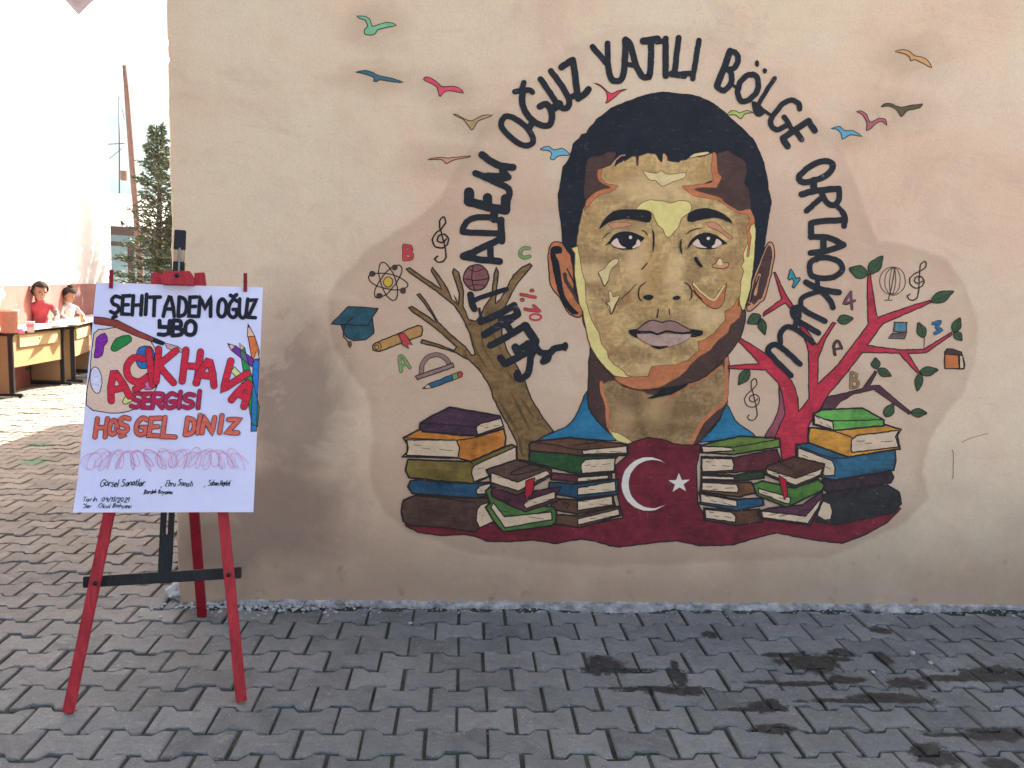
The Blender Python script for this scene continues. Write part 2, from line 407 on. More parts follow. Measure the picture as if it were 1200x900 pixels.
# ------------------------------------------------------------------ the school building with its painted wall
CX = -1.19; BH = 4.2
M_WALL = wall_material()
bld = tag(empty('school_building', (CX, 0, 0)), 'beige plastered school building whose wall carries a large painted mural', 'building')
def child(o):
    o.parent = bld; o.matrix_parent_inverse = Matrix.Translation((-CX, 0, 0)); return o
mb = MB()
X1, Y1 = 9.0, 9.0
zs = [.0125*i for i in range(232)] + [2.9+.13*i for i in range(1, 11)]
left = [(CX+.006*noise.noise(Vector((0, 3.1, z*2.3)))+.004*noise.noise(Vector((5, 1, z*9)))+.004*max(0, noise.noise(Vector((9, 1, z*31)))-.2)*3, 0, z) for z in zs]
n_ = len(zs); xs = [CX+.02+.0125*i for i in range(500)]+[X1]
cols = [[(x-.006, .014, z) for x, _, z in left], [(x+.001, .004, z) for x, _, z in left], [(x+.010, 0, z) for x, _, z in left]] + [[(x, 0, z) for z in zs] for x in xs]
cols += [[(X1, Y1, z) for z in zs], [(CX, Y1, z) for z in zs]]
vs = [v for c_ in cols for v in c_]; fs = []
for a in range(len(cols)):
    b = (a+1) % len(cols)
    for i in range(n_-1): fs.append((a*n_+i, b*n_+i, b*n_+i+1, a*n_+i+1))
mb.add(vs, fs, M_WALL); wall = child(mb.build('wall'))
import numpy as np
COAT = [(480,262),(437,288),(401,323),(384,347),(385,379),(393,410),(407,434),(429,457),(434,481),(437,513),(433,544),(437,576),(452,603),(480,625),(560,650),(700,664),(800,660),(980,652),(1062,612),(1088,584),(1082,552),(1090,513),(1106,489),(1130,458),(1145,418),(1146,371),(1130,331),(1110,304),(1070,288),(1030,284),(1012,240),(990,180),(960,140),(905,80),(835,40),(760,26),(695,38),(628,75),(578,130),(538,190),(515,232)]
C2 = np.array([wall_xz(*p) for p in COAT]); V = np.array(vs)[:, [0, 2]]
dmin = np.full(len(V), 9.0); ins = np.zeros(len(V), bool)
for k_ in range(len(C2)):
    a, b = C2[k_], C2[(k_+1) % len(C2)]; ab = b-a; t = np.clip(((V-a)@ab)/(ab@ab), 0, 1); dmin = np.minimum(dmin, np.linalg.norm(V-(a+t[:, None]*ab), axis=1))
    cr = (a[1] > V[:, 1]) != (b[1] > V[:, 1]); xi = a[0]+(V[:, 1]-a[1])/(b[1]-a[1]+1e-9)*(b[0]-a[0]); ins ^= cr & (V[:, 0] < xi)
at = wall.data.attributes.new('coat_edge', 'FLOAT', 'POINT'); at.data.foreach_set('value', np.where(ins, dmin, -dmin).astype(np.float32))
mb = MB(); mb.box(((CX+X1)/2, Y1/2, BH+.09), (X1-CX+.12, Y1+.12, .18), plain('roof_concrete', (.4, .38, .35), .9))
child(mb.build('roof'))
# mortar lip along the foot of the wall
mb = MB(); M_LIP = plain('mortar', (.34, .315, .285), .95, .55, 16, bumpd=.015)
nx, ny = 700, 7; x0, x1 = -.98, 5.4; vs = []; fs = []
for i in range(nx+1):
    x = x0+(x1-x0)*i/nx
    dpt = max(.004, (.030+.014*math.exp(-((x-.6)/.9)**2))+.036*noise.noise(Vector((x*2.2, 0, 4)))+.030*noise.noise(Vector((x*8, 2, 4)))+.014*noise.noise(Vector((x*37, 2, 4))))
    if x < -.5: dpt *= .5+.5*max(0, (x+.98)/.48)
    for j in range(ny+1):
        t = j/ny; y = -dpt*t
        z = (.007*(1-t)**.8 + .0035)*(1+.9*noise.noise(Vector((x*16, y*30, 0))))+.006*noise.noise(Vector((x*60, y*60, 9))) - (.012 if j == ny else 0)
        vs.append((x, y, z if j else z+.004))
for i in range(nx):
    for j in range(ny):
        a = i*(ny+1)+j; fs.append((a, a+1, a+ny+2, a+ny+1))
mb.add(vs, fs, M_LIP); child(mb.build('mortar_lip'))

# ------------------------------------------------------------------ painting on a plane, traced in picture crops
CR = {'A': (0, 0, 1), 'C4': (600, 90, 10/3), 'C5': (600, 300, 10/3), 'C6': (380, 0, 3.75), 'C7': (380, 220, 3.75), 'C8': (450, 450, 3.75),
      'D1': (680, 480, 3.0), 'D2': (840, 180, 3.75), 'D3': (840, 340, 3.75), 'D4': (880, 20, 3.75), 'D5': (640, 20, 4.615), 'D6': (660, 210, 5.0),
      'E1': (520, 160, 5.625), 'E2': (530, 310, 5.625), 'E3': (570, 50, 6.923), 'E4': (820, 40, 6.431), 'E5': (880, 170, 6.0), 'E6': (880, 310, 6.431),
      'E7': (640, 150, 6.0), 'E8': (790, 150, 6.0), 'P1': (80, 320, 3.0)}
def px(c, pts):
    ox, oy, s = CR[c]; return [(ox+x/s, oy+y/s) for x, y in pts]
def crom(p, closed, k):
    n = len(p); out = []
    if n < 3: return list(p)
    for i in range(n if closed else n-1):
        if closed: a, b, c, d = p[(i-1) % n], p[i], p[(i+1) % n], p[(i+2) % n]
        else: a, b, c, d = p[max(i-1, 0)], p[i], p[i+1], p[min(i+2, n-1)]
        for j in range(k):
            t = j/k
            out.append(tuple(.5*(2*b[q]+(c[q]-a[q])*t+(2*a[q]-5*b[q]+4*c[q]-d[q])*t*t+(3*b[q]-a[q]-3*c[q]+d[q])*t**3) for q in (0, 1)))
    if not closed: out.append(p[-1])
    return out
def wob(q, a=1.0):
    x, y = q
    n1 = noise.noise_vector(Vector((x*.16, y*.16, 3.7))); n2 = noise.noise_vector(Vector((x*.6, y*.6, 9.1)))
    return (x+a*(.55*n1.x+.35*n2.x), y+a*(.55*n1.y+.35*n2.y))
def dense(p, closed, step):
    out = []; n = len(p)
    for i in range(n if closed else n-1):
        a, b = p[i], p[(i+1) % n]; m_ = max(1, int(math.hypot(b[0]-a[0], b[1]-a[1])/step))
        for t in range(m_): out.append((a[0]+(b[0]-a[0])*t/m_, a[1]+(b[1]-a[1])*t/m_))
    if not closed: out.append(p[-1])
    return out
class Art:
    wa = 1.0; wstep = 3.0
    """flat colour areas and brush lines on one plane; each later one lies a hair above the earlier ones"""
    def __init__(s, p0, nrm, base=.0012, step=.00004): s.p0 = p0; s.n = nrm; s.base = base; s.step = step; s.c = 0; s.mb = MB()
    def pt(s, x, y): return on_plane(x, y, s.p0, s.n) + s.n*(s.base+s.c*s.step)
    def fill(s, p, mat, k=3, c='A', line=None, lw=1.5):
        p = px(c, p)
        if k > 1: p = crom(p, True, k)
        p = dense(p, True, s.wstep); s.c += 1
        p0_ = p; p = [wob(q, s.wa) for q in p]
        v = [s.pt(*q) for q in p]
        fs = [t for t in tessellate_polygon([v])]
        fs2 = []
        for t in fs:
            nn = (v[t[1]]-v[t[0]]).cross(v[t[2]]-v[t[0]])
            fs2.append(t if nn.dot(s.n) > 0 else t[::-1])
        s.mb.add(v, fs2, mat)
        if line: s.stroke(p0_, lw, line, closed=True, k=1)
        return s
    def stroke(s, p, w, mat, closed=False, k=4, c='A', taper=0):
        sc = CR[c][2]; p = px(c, p); w = w/sc
        if k > 1: p = crom(p, closed, k)
        p = [wob(q, s.wa) for q in dense(p, closed, s.wstep)]
        q = [p[0]]
        for a in p[1:]:
            if (a[0]-q[-1][0])**2+(a[1]-q[-1][1])**2 > .02: q.append(a)
        if closed and len(q) > 2 and (q[0][0]-q[-1][0])**2+(q[0][1]-q[-1][1])**2 < .02: q.pop()
        p = q; n = len(p); s.c += 1
        if n < 2: return s
        L = []; Rr = []
        for i in range(n):
            a = p[(i-1) % n] if (closed or i) else p[i]; b = p[(i+1) % n] if (closed or i < n-1) else p[i]
            d1 = (p[i][0]-a[0], p[i][1]-a[1]); d2 = (b[0]-p[i][0], b[1]-p[i][1])
            l1 = math.hypot(*d1); l2 = math.hypot(*d2)
            if l1 < 1e-6: d1, l1 = d2, l2
            if l2 < 1e-6: d2, l2 = d1, l1
            d1 = (d1[0]/l1, d1[1]/l1); d2 = (d2[0]/l2, d2[1]/l2)
            t = (d1[0]+d2[0], d1[1]+d2[1]); l = math.hypot(*t)
            if l < .15: t = d1; l = 1
            nx, ny = -t[1]/l, t[0]/l
            mit = min(1.5, 1/max(.3, abs(nx*-d1[1]+ny*d1[0])))
            ww = w/2*mit*(1+(.22 if w < 3 else .07)*noise.noise(Vector((p[i][0]*.2, p[i][1]*.2, 1))))
            if taper and not closed: ww *= max(.12, 1-taper*abs(2*i/(n-1)-1)**2)
            L.append((p[i][0]+nx*ww, p[i][1]+ny*ww)); Rr.append((p[i][0]-nx*ww, p[i][1]-ny*ww))
        vs = [s.pt(*v) for v in L]+[s.pt(*v) for v in Rr]; fs = []
        for i in range(n if closed else n-1):
            j = (i+1) % n; fs.append((i, j, n+j, n+i))
        if not closed and w*sc/1 and w > 1.2:
            for e, o in ((0, 1), (n-1, n-2)):
                dx, dy = p[e][0]-p[o][0], p[e][1]-p[o][1]; l = math.hypot(dx, dy); a0 = math.atan2(dy, dx)
                r = math.hypot(L[e][0]-p[e][0], L[e][1]-p[e][1]); cap = [vs[e] if e == 0 else vs[e]]
                ids = []
                for t in range(7):
                    a = a0-math.pi/2+math.pi*t/6; ids.append(len(vs)); vs.append(s.pt(p[e][0]+r*math.cos(a), p[e][1]+r*math.sin(a)))
                fs.append(tuple(ids))
        out = []
        for f in fs:
            nn = (vs[f[1]]-vs[f[0]]).cross(vs[f[2]]-vs[f[0]])
            out.append(f if nn.dot(s.n) > 0 else tuple(f[::-1]))
        s.mb.add(vs, out, mat); return s
    def circ(s, x, y, rx, ry, mat, c='A', rot=0, line=None, lw=1.5, n=24):
        p = []
        for i in range(n):
            a = 2*math.pi*i/n; u, v = rx*math.cos(a), ry*math.sin(a)
            p.append((x+u*math.cos(rot)-v*math.sin(rot), y+u*math.sin(rot)+v*math.cos(rot)))
        return s.fill(p, mat, 1, c, line, lw)
    def ring(s, x, y, rx, ry, w, mat, c='A', rot=0, n=30):
        p = []
        for i in range(n):
            a = 2*math.pi*i/n; u, v = rx*math.cos(a), ry*math.sin(a)
            p.append((x+u*math.cos(rot)-v*math.sin(rot), y+u*math.sin(rot)+v*math.cos(rot)))
        return s.stroke(p, w, mat, True, 1, c)
    def build(s, name, parent=None, label=None):
        o = s.mb.build(name)
        if parent is bld: child(o)
        elif parent is not None:
            o.parent = parent
            if s.n.y < -.999: o.matrix_parent_inverse = Matrix.Identity(4)
        if label: o['label'] = label
        s.mb = MB(); return o
WP, WN = Vector((0, 0, 0)), Vector((0, -1, 0))
def art(base=.0012): return Art(WP, WN, base)

INK = paint('ink_line', (42, 34, 32), .1)
BLK = paint('black_lettering', (34, 36, 42), .12, 14)
NAVY = paint('hair_black', (27, 30, 38), .2, 7)
PUPIL = paint('eye_black', (26, 27, 31), .1)
TAN = paint('face_tan', (188, 162, 112), .2, 13, dark=(130, 108, 72), patches=[
    ((116, 88, 58), .5, .5, [(713, 318, 12, 26), (811, 318, 10, 24), (690, 300, 30, 7), (852, 302, 26, 7), (742, 262, 14, 20), (726, 352, 16, 10), (830, 345, 14, 12), (700, 336, 24, 6), (776, 376, 34, 6), (735, 415, 30, 9), (800, 412, 22, 8), (716, 228, 16, 8), (870, 262, 10, 16)]),
    ((154, 118, 74), .45, .55, [(760, 330, 26, 40), (700, 400, 18, 30), (860, 330, 16, 40), (780, 440, 40, 14), (730, 205, 26, 12), (830, 210, 20, 16), (694, 262, 10, 26)]),
    ((206, 180, 136), .55, .5, [(745, 300, 10, 30), (790, 320, 10, 22), (700, 320, 16, 10), (830, 372, 20, 12), (752, 395, 12, 8), (760, 222, 40, 12), (770, 432, 20, 6)])])
TAN2 = paint('neck_tan', (152, 126, 88), .2, 15, dark=(104, 82, 54), patches=[((104, 78, 52), .6, .5, [(740, 470, 20, 14), (800, 480, 26, 12), (770, 500, 40, 8)]), ((176, 148, 106), .5, .5, [(770, 478, 14, 20), (730, 492, 12, 16)])])
CREAM = paint('highlight_yellow', (222, 195, 128), .08)
CREAM2 = paint('highlight_cream', (214, 190, 140), .1)
RUST = paint('rust_orange', (180, 112, 74), .16)
RUSTL = paint('pale_rust', (188, 136, 104), .14)
UMBER = paint('shadow_umber', (74, 54, 48), .15, 8)
EYEW = paint('eye_white', (222, 190, 174), .05)
LIPU = paint('lip_upper', (140, 112, 104), .15, 20)
LIPL = paint('lip_lower', (172, 146, 136), .14, 16)
SHIRT = paint('shirt_blue', (34, 108, 142), .22, 7)
FLAG = paint('flag_maroon', (108, 34, 44), .24, 6)
WHITE = paint('white_paint', (226, 206, 196), .06)
PAGE = paint('page_cream', (198, 178, 152), .1, 10)
BARK = paint('bark_brown', (128, 102, 66), .2, 16, dark=(84, 64, 38))
ROSE = paint('branch_red', (178, 48, 66), .2, 9)
PLUM = paint('branch_plum', (82, 50, 60), .15)
PINKD = paint('branch_pink', (140, 76, 88), .2)
LEAF = paint('leaf_green', (56, 84, 54), .2, 20)
MID = paint('line_mid', (110, 72, 48), .1)

# ---- portrait
PT = art()
hair = [(262,885),(240,830),(238,760),(228,700),(195,650),(193,600),(188,560),(180,510),(178,460),(186,425),(192,385),(198,350),(215,330),(226,305),(232,285),(236,262),(250,248),(262,240),(270,225),(290,220),(300,198),(318,182),(330,165),(350,150),(370,135),(385,122),(400,115),(430,102),(470,88),(500,75),(545,65),(590,57),(620,60),(650,65),(700,68),(740,80),(790,105),(830,135),(860,165),(900,200),(940,240),(965,285),(985,335),(998,390),(1003,440),(1015,490),(1005,540),(998,590),(990,640),(985,680),(960,740),(940,800),(925,880),(600,900)]
# ears first (behind the head)
a = art()
a.fill(px('C4', [(240,700),(225,675),(205,655),(185,645),(165,645),(150,657),(143,685),(141,720),(144,770),(150,812)])+px('C5', [(166,140),(185,160),(212,212),(240,235),(268,237),(285,190),(265,100)])+px('C4', [(250,760)]), RUST, 2, line=INK, lw=1.4)
a.fill(px('C4', [(150,672),(172,660),(195,668),(192,690),(168,692),(182,720),(190,765),(200,830)])+px('C5', [(212,165),(240,205),(262,222),(235,228),(205,195),(180,140),(163,70),(152,10)]), PUPIL, 2)
a.stroke([(205,70),(212,100),(238,140),(262,182)], 15, UMBER, c='C5'); a.stroke([(215,50),(235,90),(245,120)], 6, INK, c='C5')
EAR_L = a
b_ = art()
b_.fill(px('C4', [(960,740),(980,690),(995,655),(1010,645),(1022,660),(1025,700),(1015,760),(1000,820),(985,870)])+px('C5', [(970,180),(945,205),(918,215),(915,160),(940,90)]), RUSTL, 2, line=INK, lw=1.3)
b_.fill(px('C4', [(962,755),(985,690),(1000,660),(1012,668),(1016,705),(1006,760),(992,815),(975,865)])+px('C5', [(962,170),(945,190),(930,165),(945,100)]), UMBER, 2)
b_.stroke(px('C4', [(950,850),(958,800),(966,775)]), 3.5, RUSTL); b_.stroke(px('C5', [(930,180),(945,130),(965,80)]), 2, INK)
# neck and shirt
nk = art()
nk.fill([(360,330),(304,385),(300,450),(296,530),(300,590),(330,640),(380,690),(410,720),(470,740),(560,740),(700,740),(735,722),(765,690),(805,640),(838,590),(845,480),(845,400),(780,330)], UMBER, 2, 'C5', INK, 1.5)
nk.fill([(355,500),(400,485),(430,510),(500,525),(560,545),(640,520),(760,470),(800,440),(825,430),(833,500),(828,570),(788,608),(742,650),(715,690),(690,738),(560,740),(470,735),(430,705),(395,690),(380,650),(375,590),(352,540)], TAN2, 2, 'C5', MID, .8)
nk.stroke([(837,400),(838,500),(830,570),(788,605),(745,648),(718,695),(700,735)], 15, RUST, c='C5')
nk.stroke([(590,585),(640,535),(700,497),(765,468),(822,425)], 11, RUST, c='C5', taper=.7)
nk.stroke([(350,495),(352,532),(370,580),(374,650),(388,688)], 13, RUST, c='C5')
nk.fill([(375,660),(392,685),(412,690),(440,705),(470,728),(455,734),(412,722),(388,695)], CREAM, 2, 'C5', MID, .8)
sh = art(); sh.c = 3
sh.fill([(292,528),(298,590),(330,642),(380,692),(405,722),(250,712),(100,722),(170,685),(215,665),(245,630),(270,580)], SHIRT, 2, 'C5', INK, 1.4)
sh2 = art(); sh2.c = 3
sh2.fill([(838,578),(860,620),(890,660),(950,702),(850,712),(735,728),(770,690),(810,640)], SHIRT, 2, 'C5', INK, 1.4)
# hair, then the face over it
hr = art(.0016); hr.fill(hair, NAVY, 1, 'C4')
fc = art(.0020)
fc.fill(px('C4', [(600,860),(915,880)])+px('C5', [(905,200),(912,220),(908,262),(895,310),(870,352),(830,400),(780,450),(740,480),(690,497),(640,512),(580,520),(500,522),(440,508),(385,462),(340,412),(305,352),(290,290),(275,215),(350,160)]), UMBER, 2, line=INK, lw=1.4)
fc.fill([(892,148),(896,190),(888,240),(852,270),(842,300),(802,330),(772,370),(732,392),(702,420),(662,465),(620,490),(570,515),(500,520),(440,505),(400,475),(480,440),(545,400),(700,330),(800,240)], RUST, 2, 'C5', MID, .9)
fc.fill(px('C4', [(600,690),(258,660),(247,690),(244,740),(247,790),(255,840),(264,890)])+px('C5', [(276,215),(290,290),(306,352),(342,410),(388,458),(412,470),(470,470),(520,400)]), CREAM, 2, line=MID, lw=.9)
fc.fill(px('C4', [(900,580),(948,572),(950,640),(947,700),(940,760),(930,830),(916,880)])+px('C5', [(905,214),(890,190),(880,120)])+px('C4', [(870,700)]), CREAM, 2, line=INK, lw=1.0)
TANP = px('C4', [(262,690),(252,650),(258,610),(265,570),(280,510),(295,485),(330,455),(385,435),(345,405),(333,380),(340,362),(385,345),(400,330),(432,316),(440,330),(470,312),(484,312),(487,347),(492,347),(495,310),(530,298),(560,302),(578,330),(585,335),(588,305),(592,298),(605,310),(608,328),(630,333),(650,335),(660,326),(680,325),(700,308),(735,315),(780,300),(790,310),(780,370),(790,400),(720,430),(668,435),(690,450),(760,470),(800,480),(850,510),(890,535),(930,530),(938,570),(926,600),(920,650),(902,690),(905,720),(895,740),(905,760),(893,800),(890,850),(882,900)])+px('C5', [(885,160),(868,190),(855,205),(830,215),(832,250),(800,285),(790,300),(760,322),(725,335),(730,370),(715,380),(690,405),(640,425),(600,425),(545,432),(535,450),(530,470),(480,473),(445,465),(438,450),(400,425),(375,395),(372,372),(350,345),(340,300),(310,250),(300,215),(290,180),(285,100),(275,70),(270,40)])
fc.fill(TANP, TAN, 1, line=MID, lw=.8)
# temple shadows and rust edges
fc.fill([(280,270),(300,210),(340,200),(400,190),(440,170),(490,172),(482,205),(462,238),(440,260),(400,272),(365,295),(360,350),(390,385),(450,420),(400,437),(330,460),(290,500),(268,490),(270,400),(275,330)], UMBER, 2, 'E7')
fc.fill([(365,293),(358,330),(368,370),(418,400),(458,420),(400,430),(340,455),(290,500),(275,530),(268,590),(285,560),(312,530),(350,490),(400,462),(440,457),(480,432),(508,410),(470,400),(420,388),(392,360),(385,320),(396,292)], RUST, 2, 'E7', MID, .6)
fc.fill([(300,190),(340,170),(380,160),(420,190),(470,215),(505,255),(505,330),(490,390),(520,430),(530,480),(538,560),(530,578),(450,584),(400,552),(345,515),(330,490),(260,470),(140,432),(200,415),(290,420),(310,390),(330,350),(310,320),(298,260)], UMBER, 2, 'E8')
fc.fill([(270,172),(295,185),(300,260),(310,320),(332,340),(325,365),(305,400),(290,422),(200,417),(140,432),(200,455),(260,472),(330,492),(345,517),(400,552),(450,582),(500,577),(530,568),(547,600),(565,640),(562,675),(540,685),(522,720),(542,760),(532,830),(525,900),(508,900),(520,830),(515,760),(505,700),(530,650),(520,615),(480,605),(420,585),(360,545),(310,510),(260,500),(200,490),(140,480),(90,445),(55,408),(100,405),(180,395),(260,385),(272,340),(258,290),(265,220)], RUST, 2, 'E8', MID, .6)
# hairline tufts
fc.fill([(405,300),(430,296),(462,302),(440,325),(415,340),(398,350),(408,325)], NAVY, 2, 'C4'); fc.stroke([(388,345),(420,312),(440,306)], 5, RUSTL, c='C4')
fc.fill([(690,318),(712,300),(765,292),(768,302),(720,312)], CREAM2, 2, 'C4', INK, .8)
fc.fill([(510,368),(540,375),(570,375),(583,365),(600,380),(640,378),(675,375),(678,390),(660,400),(630,410),(600,425),(580,425),(560,405),(540,405),(525,390)], CREAM2, 2, 'C4', MID, .8)
fc.fill([(425,177),(450,145),(505,120),(540,125),(590,130),(630,140),(680,125),(730,130),(750,155),(745,190),(720,210),(690,235),(680,270),(650,310),(615,345),(590,315),(580,290),(555,270),(535,230),(515,195),(480,180),(440,178)], CREAM, 2, 'D6', MID, .8)
# brow shadows, cheeks
fc.fill([(265,270),(280,255),(330,252),(390,258),(395,270),(350,282),(290,287)], RUSTL, 2, 'D6', MID, .5)
fc.fill([(835,255),(870,250),(910,265),(940,300),(985,335),(990,350),(965,345),(925,315),(880,290),(845,275)], RUSTL, 2, 'D6', MID, .8)
fc.fill([(205,545),(240,525),(265,490),(305,465),(325,475),(310,500),(285,520),(270,560),(265,590),(240,625),(220,580)], CREAM2, 2, 'D6', MID, .8)
fc.stroke([(205,548),(225,590),(240,625),(264,595)], 6, UMBER, c='D6')
fc.fill([(265,655),(285,665),(290,690),(330,680),(320,710),(300,740),(290,770),(275,785),(262,750),(250,725),(270,715)], CREAM2, 2, 'D6', MID, .8)
fc.stroke([(248,720),(272,750),(278,788),(300,760),(328,692)], 6, UMBER, c='D6')
fc.fill([(868,508),(890,492),(905,470),(920,462),(935,490),(965,488),(968,508),(930,525),(885,518)], RUSTL, 2, 'D6', INK, .8)
fc.fill([(898,502),(908,475),(920,465),(930,480),(932,502)], CREAM2, 2, 'D6')
fc.fill([(755,597),(770,630),(810,672),(860,705),(895,692),(920,645),(955,608),(950,650),(940,720),(900,760),(850,745),(800,700),(765,645)], RUST, 2, 'D6', INK, .8)
fc.stroke([(762,612),(800,655),(850,695),(885,705),(910,675),(942,622)], 9, CREAM, c='D6')

# features
def brow_obj(p):
    q = art(.0062); q.fill(p, PUPIL, 2, 'D6'); return q
BROWS = [brow_obj([(210,295),(225,258),(262,213),(300,185),(350,177),(430,178),(490,184),(515,205),(507,252),(450,246),(380,234),(310,240),(258,258)]),
         brow_obj([(730,250),(730,205),(770,180),(830,170),(890,180),(940,205),(975,235),(988,262),(940,238),(880,226),(800,240)])]
e1 = art(.0062)
e1.fill([(240,390),(268,362),(290,330),(330,310),(380,306),(430,320),(476,346),(452,370),(440,397),(400,412),(340,412),(300,402),(280,382),(262,380)], PUPIL, 2, 'D6')
e1.fill([(280,374),(312,345),(325,370),(345,393),(367,403),(322,403),(292,390)], EYEW, 2, 'D6'); e1.fill([(403,398),(424,380),(435,352),(452,374),(440,394),(412,404)], EYEW, 2, 'D6'); e1.circ(392, 341, 10, 10, EYEW, 'D6')
e1.stroke([(230,350),(250,328),(276,309)], 6, INK, c='D6', taper=.6); e1.stroke([(457,298),(480,310),(495,330)], 7, INK, c='D6', taper=.6)
e2 = art(.0062)
e2.fill([(722,410),(735,375),(760,345),(800,320),(850,314),(900,330),(935,358),(960,378),(925,386),(890,406),(830,411),(780,402),(755,380)], PUPIL, 2, 'D6')
e2.fill([(756,377),(785,350),(800,375),(820,391),(842,403),(800,402),(770,391)], EYEW, 2, 'D6'); e2.fill([(868,397),(885,380),(896,348),(926,370),(914,391),(882,404)], EYEW, 2, 'D6'); e2.circ(847, 347, 10, 10, EYEW, 'D6')
e2.stroke([(716,325),(750,299),(812,285)], 7, INK, c='D6', taper=.6)
LINES = []
def line(nm, p, w, mat, taper=0):
    q = art(.0062); q.stroke(p, w, mat, c='D6', taper=taper); LINES.append((nm, q))
line('brush_line', [(521,296),(529,340),(525,425)], 12, INK, .7); line('brush_line', [(690,350),(686,395),(695,440)], 13, INK, .7)
line('nose_wing', [(482,603),(450,630),(438,665),(445,700),(463,716)], 8, INK, .6); line('nose_wing', [(705,602),(735,620),(750,650),(750,690),(738,712)], 8, INK, .6)
for p in ([(466,690),(490,677),(515,677),(528,690),(510,709),(485,706)], [(638,695),(655,684),(675,684),(688,698),(665,709),(650,709)]):
    q = art(.0062); q.fill(p, PUPIL, 2, 'D6'); LINES.append(('nostril', q))
q = art(.0062); q.fill([(763,460),(780,456),(800,488),(817,515),(790,507),(770,480)], PUPIL, 2, 'D6'); LINES.append(('brush_line', q))
line('brush_line', [(757,650),(785,680),(812,706)], 9, INK, .5); line('brush_line', [(457,531),(491,490)], 6, INK); line('brush_line', [(340,701),(378,664)], 7, MID); line('brush_line', [(380,666),(430,612)], 4, INK)
line('brush_line', [(556,760),(548,810)], 7, INK); line('brush_line', [(618,760),(622,796)], 6, INK)
mo = art(.0062)
mo.fill([(455,292),(490,284),(530,255),(560,252),(585,260),(610,252),(640,258),(690,285),(742,292),(700,302),(640,300),(600,296),(570,306),(540,298),(500,303)], LIPU, 2, 'C5', INK, 1.3)
mo.fill([(480,306),(540,303),(570,308),(600,302),(650,305),(700,305),(685,325),(640,347),(590,357),(540,347),(500,327)], LIPL, 2, 'C5', MID, .6)
mo.fill([(454,292),(472,287),(502,291),(486,305),(492,320),(466,311)], PUPIL, 2, 'C5'); mo.fill([(690,290),(743,292),(735,313),(695,316),(702,302)], PUPIL, 2, 'C5')
mo.stroke([(478,297),(540,296),(570,306),(600,294),(650,300),(702,298)], 8, PUPIL, c='C5'); mo.fill([(540,349),(575,352),(610,350),(590,361),(560,362)], PUPIL, 2, 'C5')
ch = art(.0062); ch.fill([(525,558),(560,540),(590,515),(640,507),(687,500),(660,520),(620,540),(580,549)], PUPIL, 2, 'C5')
face = fc.build('painted_portrait', bld, 'painted portrait of a short haired man in a blue collar')
hr.build('hair', face); EAR_L.build('ear', face); b_.build('ear', face)
nk.build('neck', face); sh.build('shirt_collar', face); sh2.build('shirt_collar', face)
for q in BROWS: q.build('eyebrow', face)
e1.build('eye', face); e2.build('eye', face); mo.build('mouth', face); ch.build('chin_shadow', face)
for nm, q in LINES: q.build(nm, face)

# ---- lettering round the head
def word(label, strokes, fills=(), base=.0024):
    a = art(base)
    for c, w, p in strokes:
        cl = p[0] == 'c'
        a.stroke(p[1:] if cl else p, w*(1.02 if 'ŞEHİT' in label else 1.15), BLK, cl, 4 if len(p) > 2 else 1, c)
    for c, p in fills: a.fill(p, BLK, 2, c)
    return a.build('painted_word', bld, label)
word('black painted word ŞEHİT', [
    ('E2', 44, [(120,200),(130,250),(148,292)]), ('E2', 32, [(135,238),(240,200),(356,163)]), ('E2', 17, [(178,290),(185,330),(200,375)]), ('E2', 14, [(180,345),(215,365)]),
    ('E2', 46, [(188,378),(300,330),(408,268)]), ('E2', 44, [(408,270),(435,325)]),
    ('E2', 48, [(432,330),(330,388),(212,462)]), ('E2', 46, [(480,400),(370,470),(252,533)]), ('E2', 46, [(350,385),(390,445)]),
    ('E2', 56, [(485,405),(515,455),(548,505)]), ('E2', 46, [(500,520),(440,560),(415,542)]), ('E2', 46, [(412,545),(425,575)]),
    ('E2', 48, [(545,545),(450,600),(350,655)]), ('E2', 46, [(350,655),(318,615)]),
    ('E2', 44, [(545,560),(520,600),(512,660),(500,715),(460,752),(428,745),(432,712)]),
    ('E2', 44, [(540,530),(580,580),(640,580),(680,552),(740,540)]), ('E2', 44, [(636,590),(630,625),(598,640)])],
    [('E2', [(520,500),(570,500),(575,560),(650,565),(650,610),(610,655),(580,640),(590,600),(545,580)]), ('E2', [(300,345),(430,330),(380,400),(325,420)]), ('E2', [(722,540),(732,515),(755,512),(766,535),(755,565),(735,570)])])
word('black painted word ADEM', [
    ('E1', 40, [(128,790),(250,735),(345,690),(383,665)]), ('E1', 40, [(128,792),(250,812),(370,822)]), ('E1', 38, [(306,725),(310,812)]),
    ('E1', 40, [(378,550),(384,690)]), ('E1', 36, [(125,630),(250,636),(372,640)]), ('E1', 36, [(125,628),(130,595),(165,552),(225,532),(310,535),(375,560)]),
    ('E1', 46, [(335,485),(330,545)]), ('E1', 52, [(165,430),(240,448),(310,470),(408,486)]), ('E1', 60, [(165,425),(168,368)]), ('E1', 54, [(290,450),(290,402)]), ('E1', 56, [(408,480),(408,410)]),
    ('E1', 38, [(426,410),(428,345),(340,300),(208,242)]), ('E1', 40, [(260,262),(350,285),(425,268)]), ('E1', 40, [(424,268),(385,225)]), ('E1', 42, [(252,120),(350,185),(455,205)])],
    [('E1', [(260,130),(400,200),(395,225),(330,190)]), ('E1', [(230,245),(380,240),(420,275),(350,300)]), ('E1', [(250,440),(380,470),(400,440),(420,500),(310,490)])])
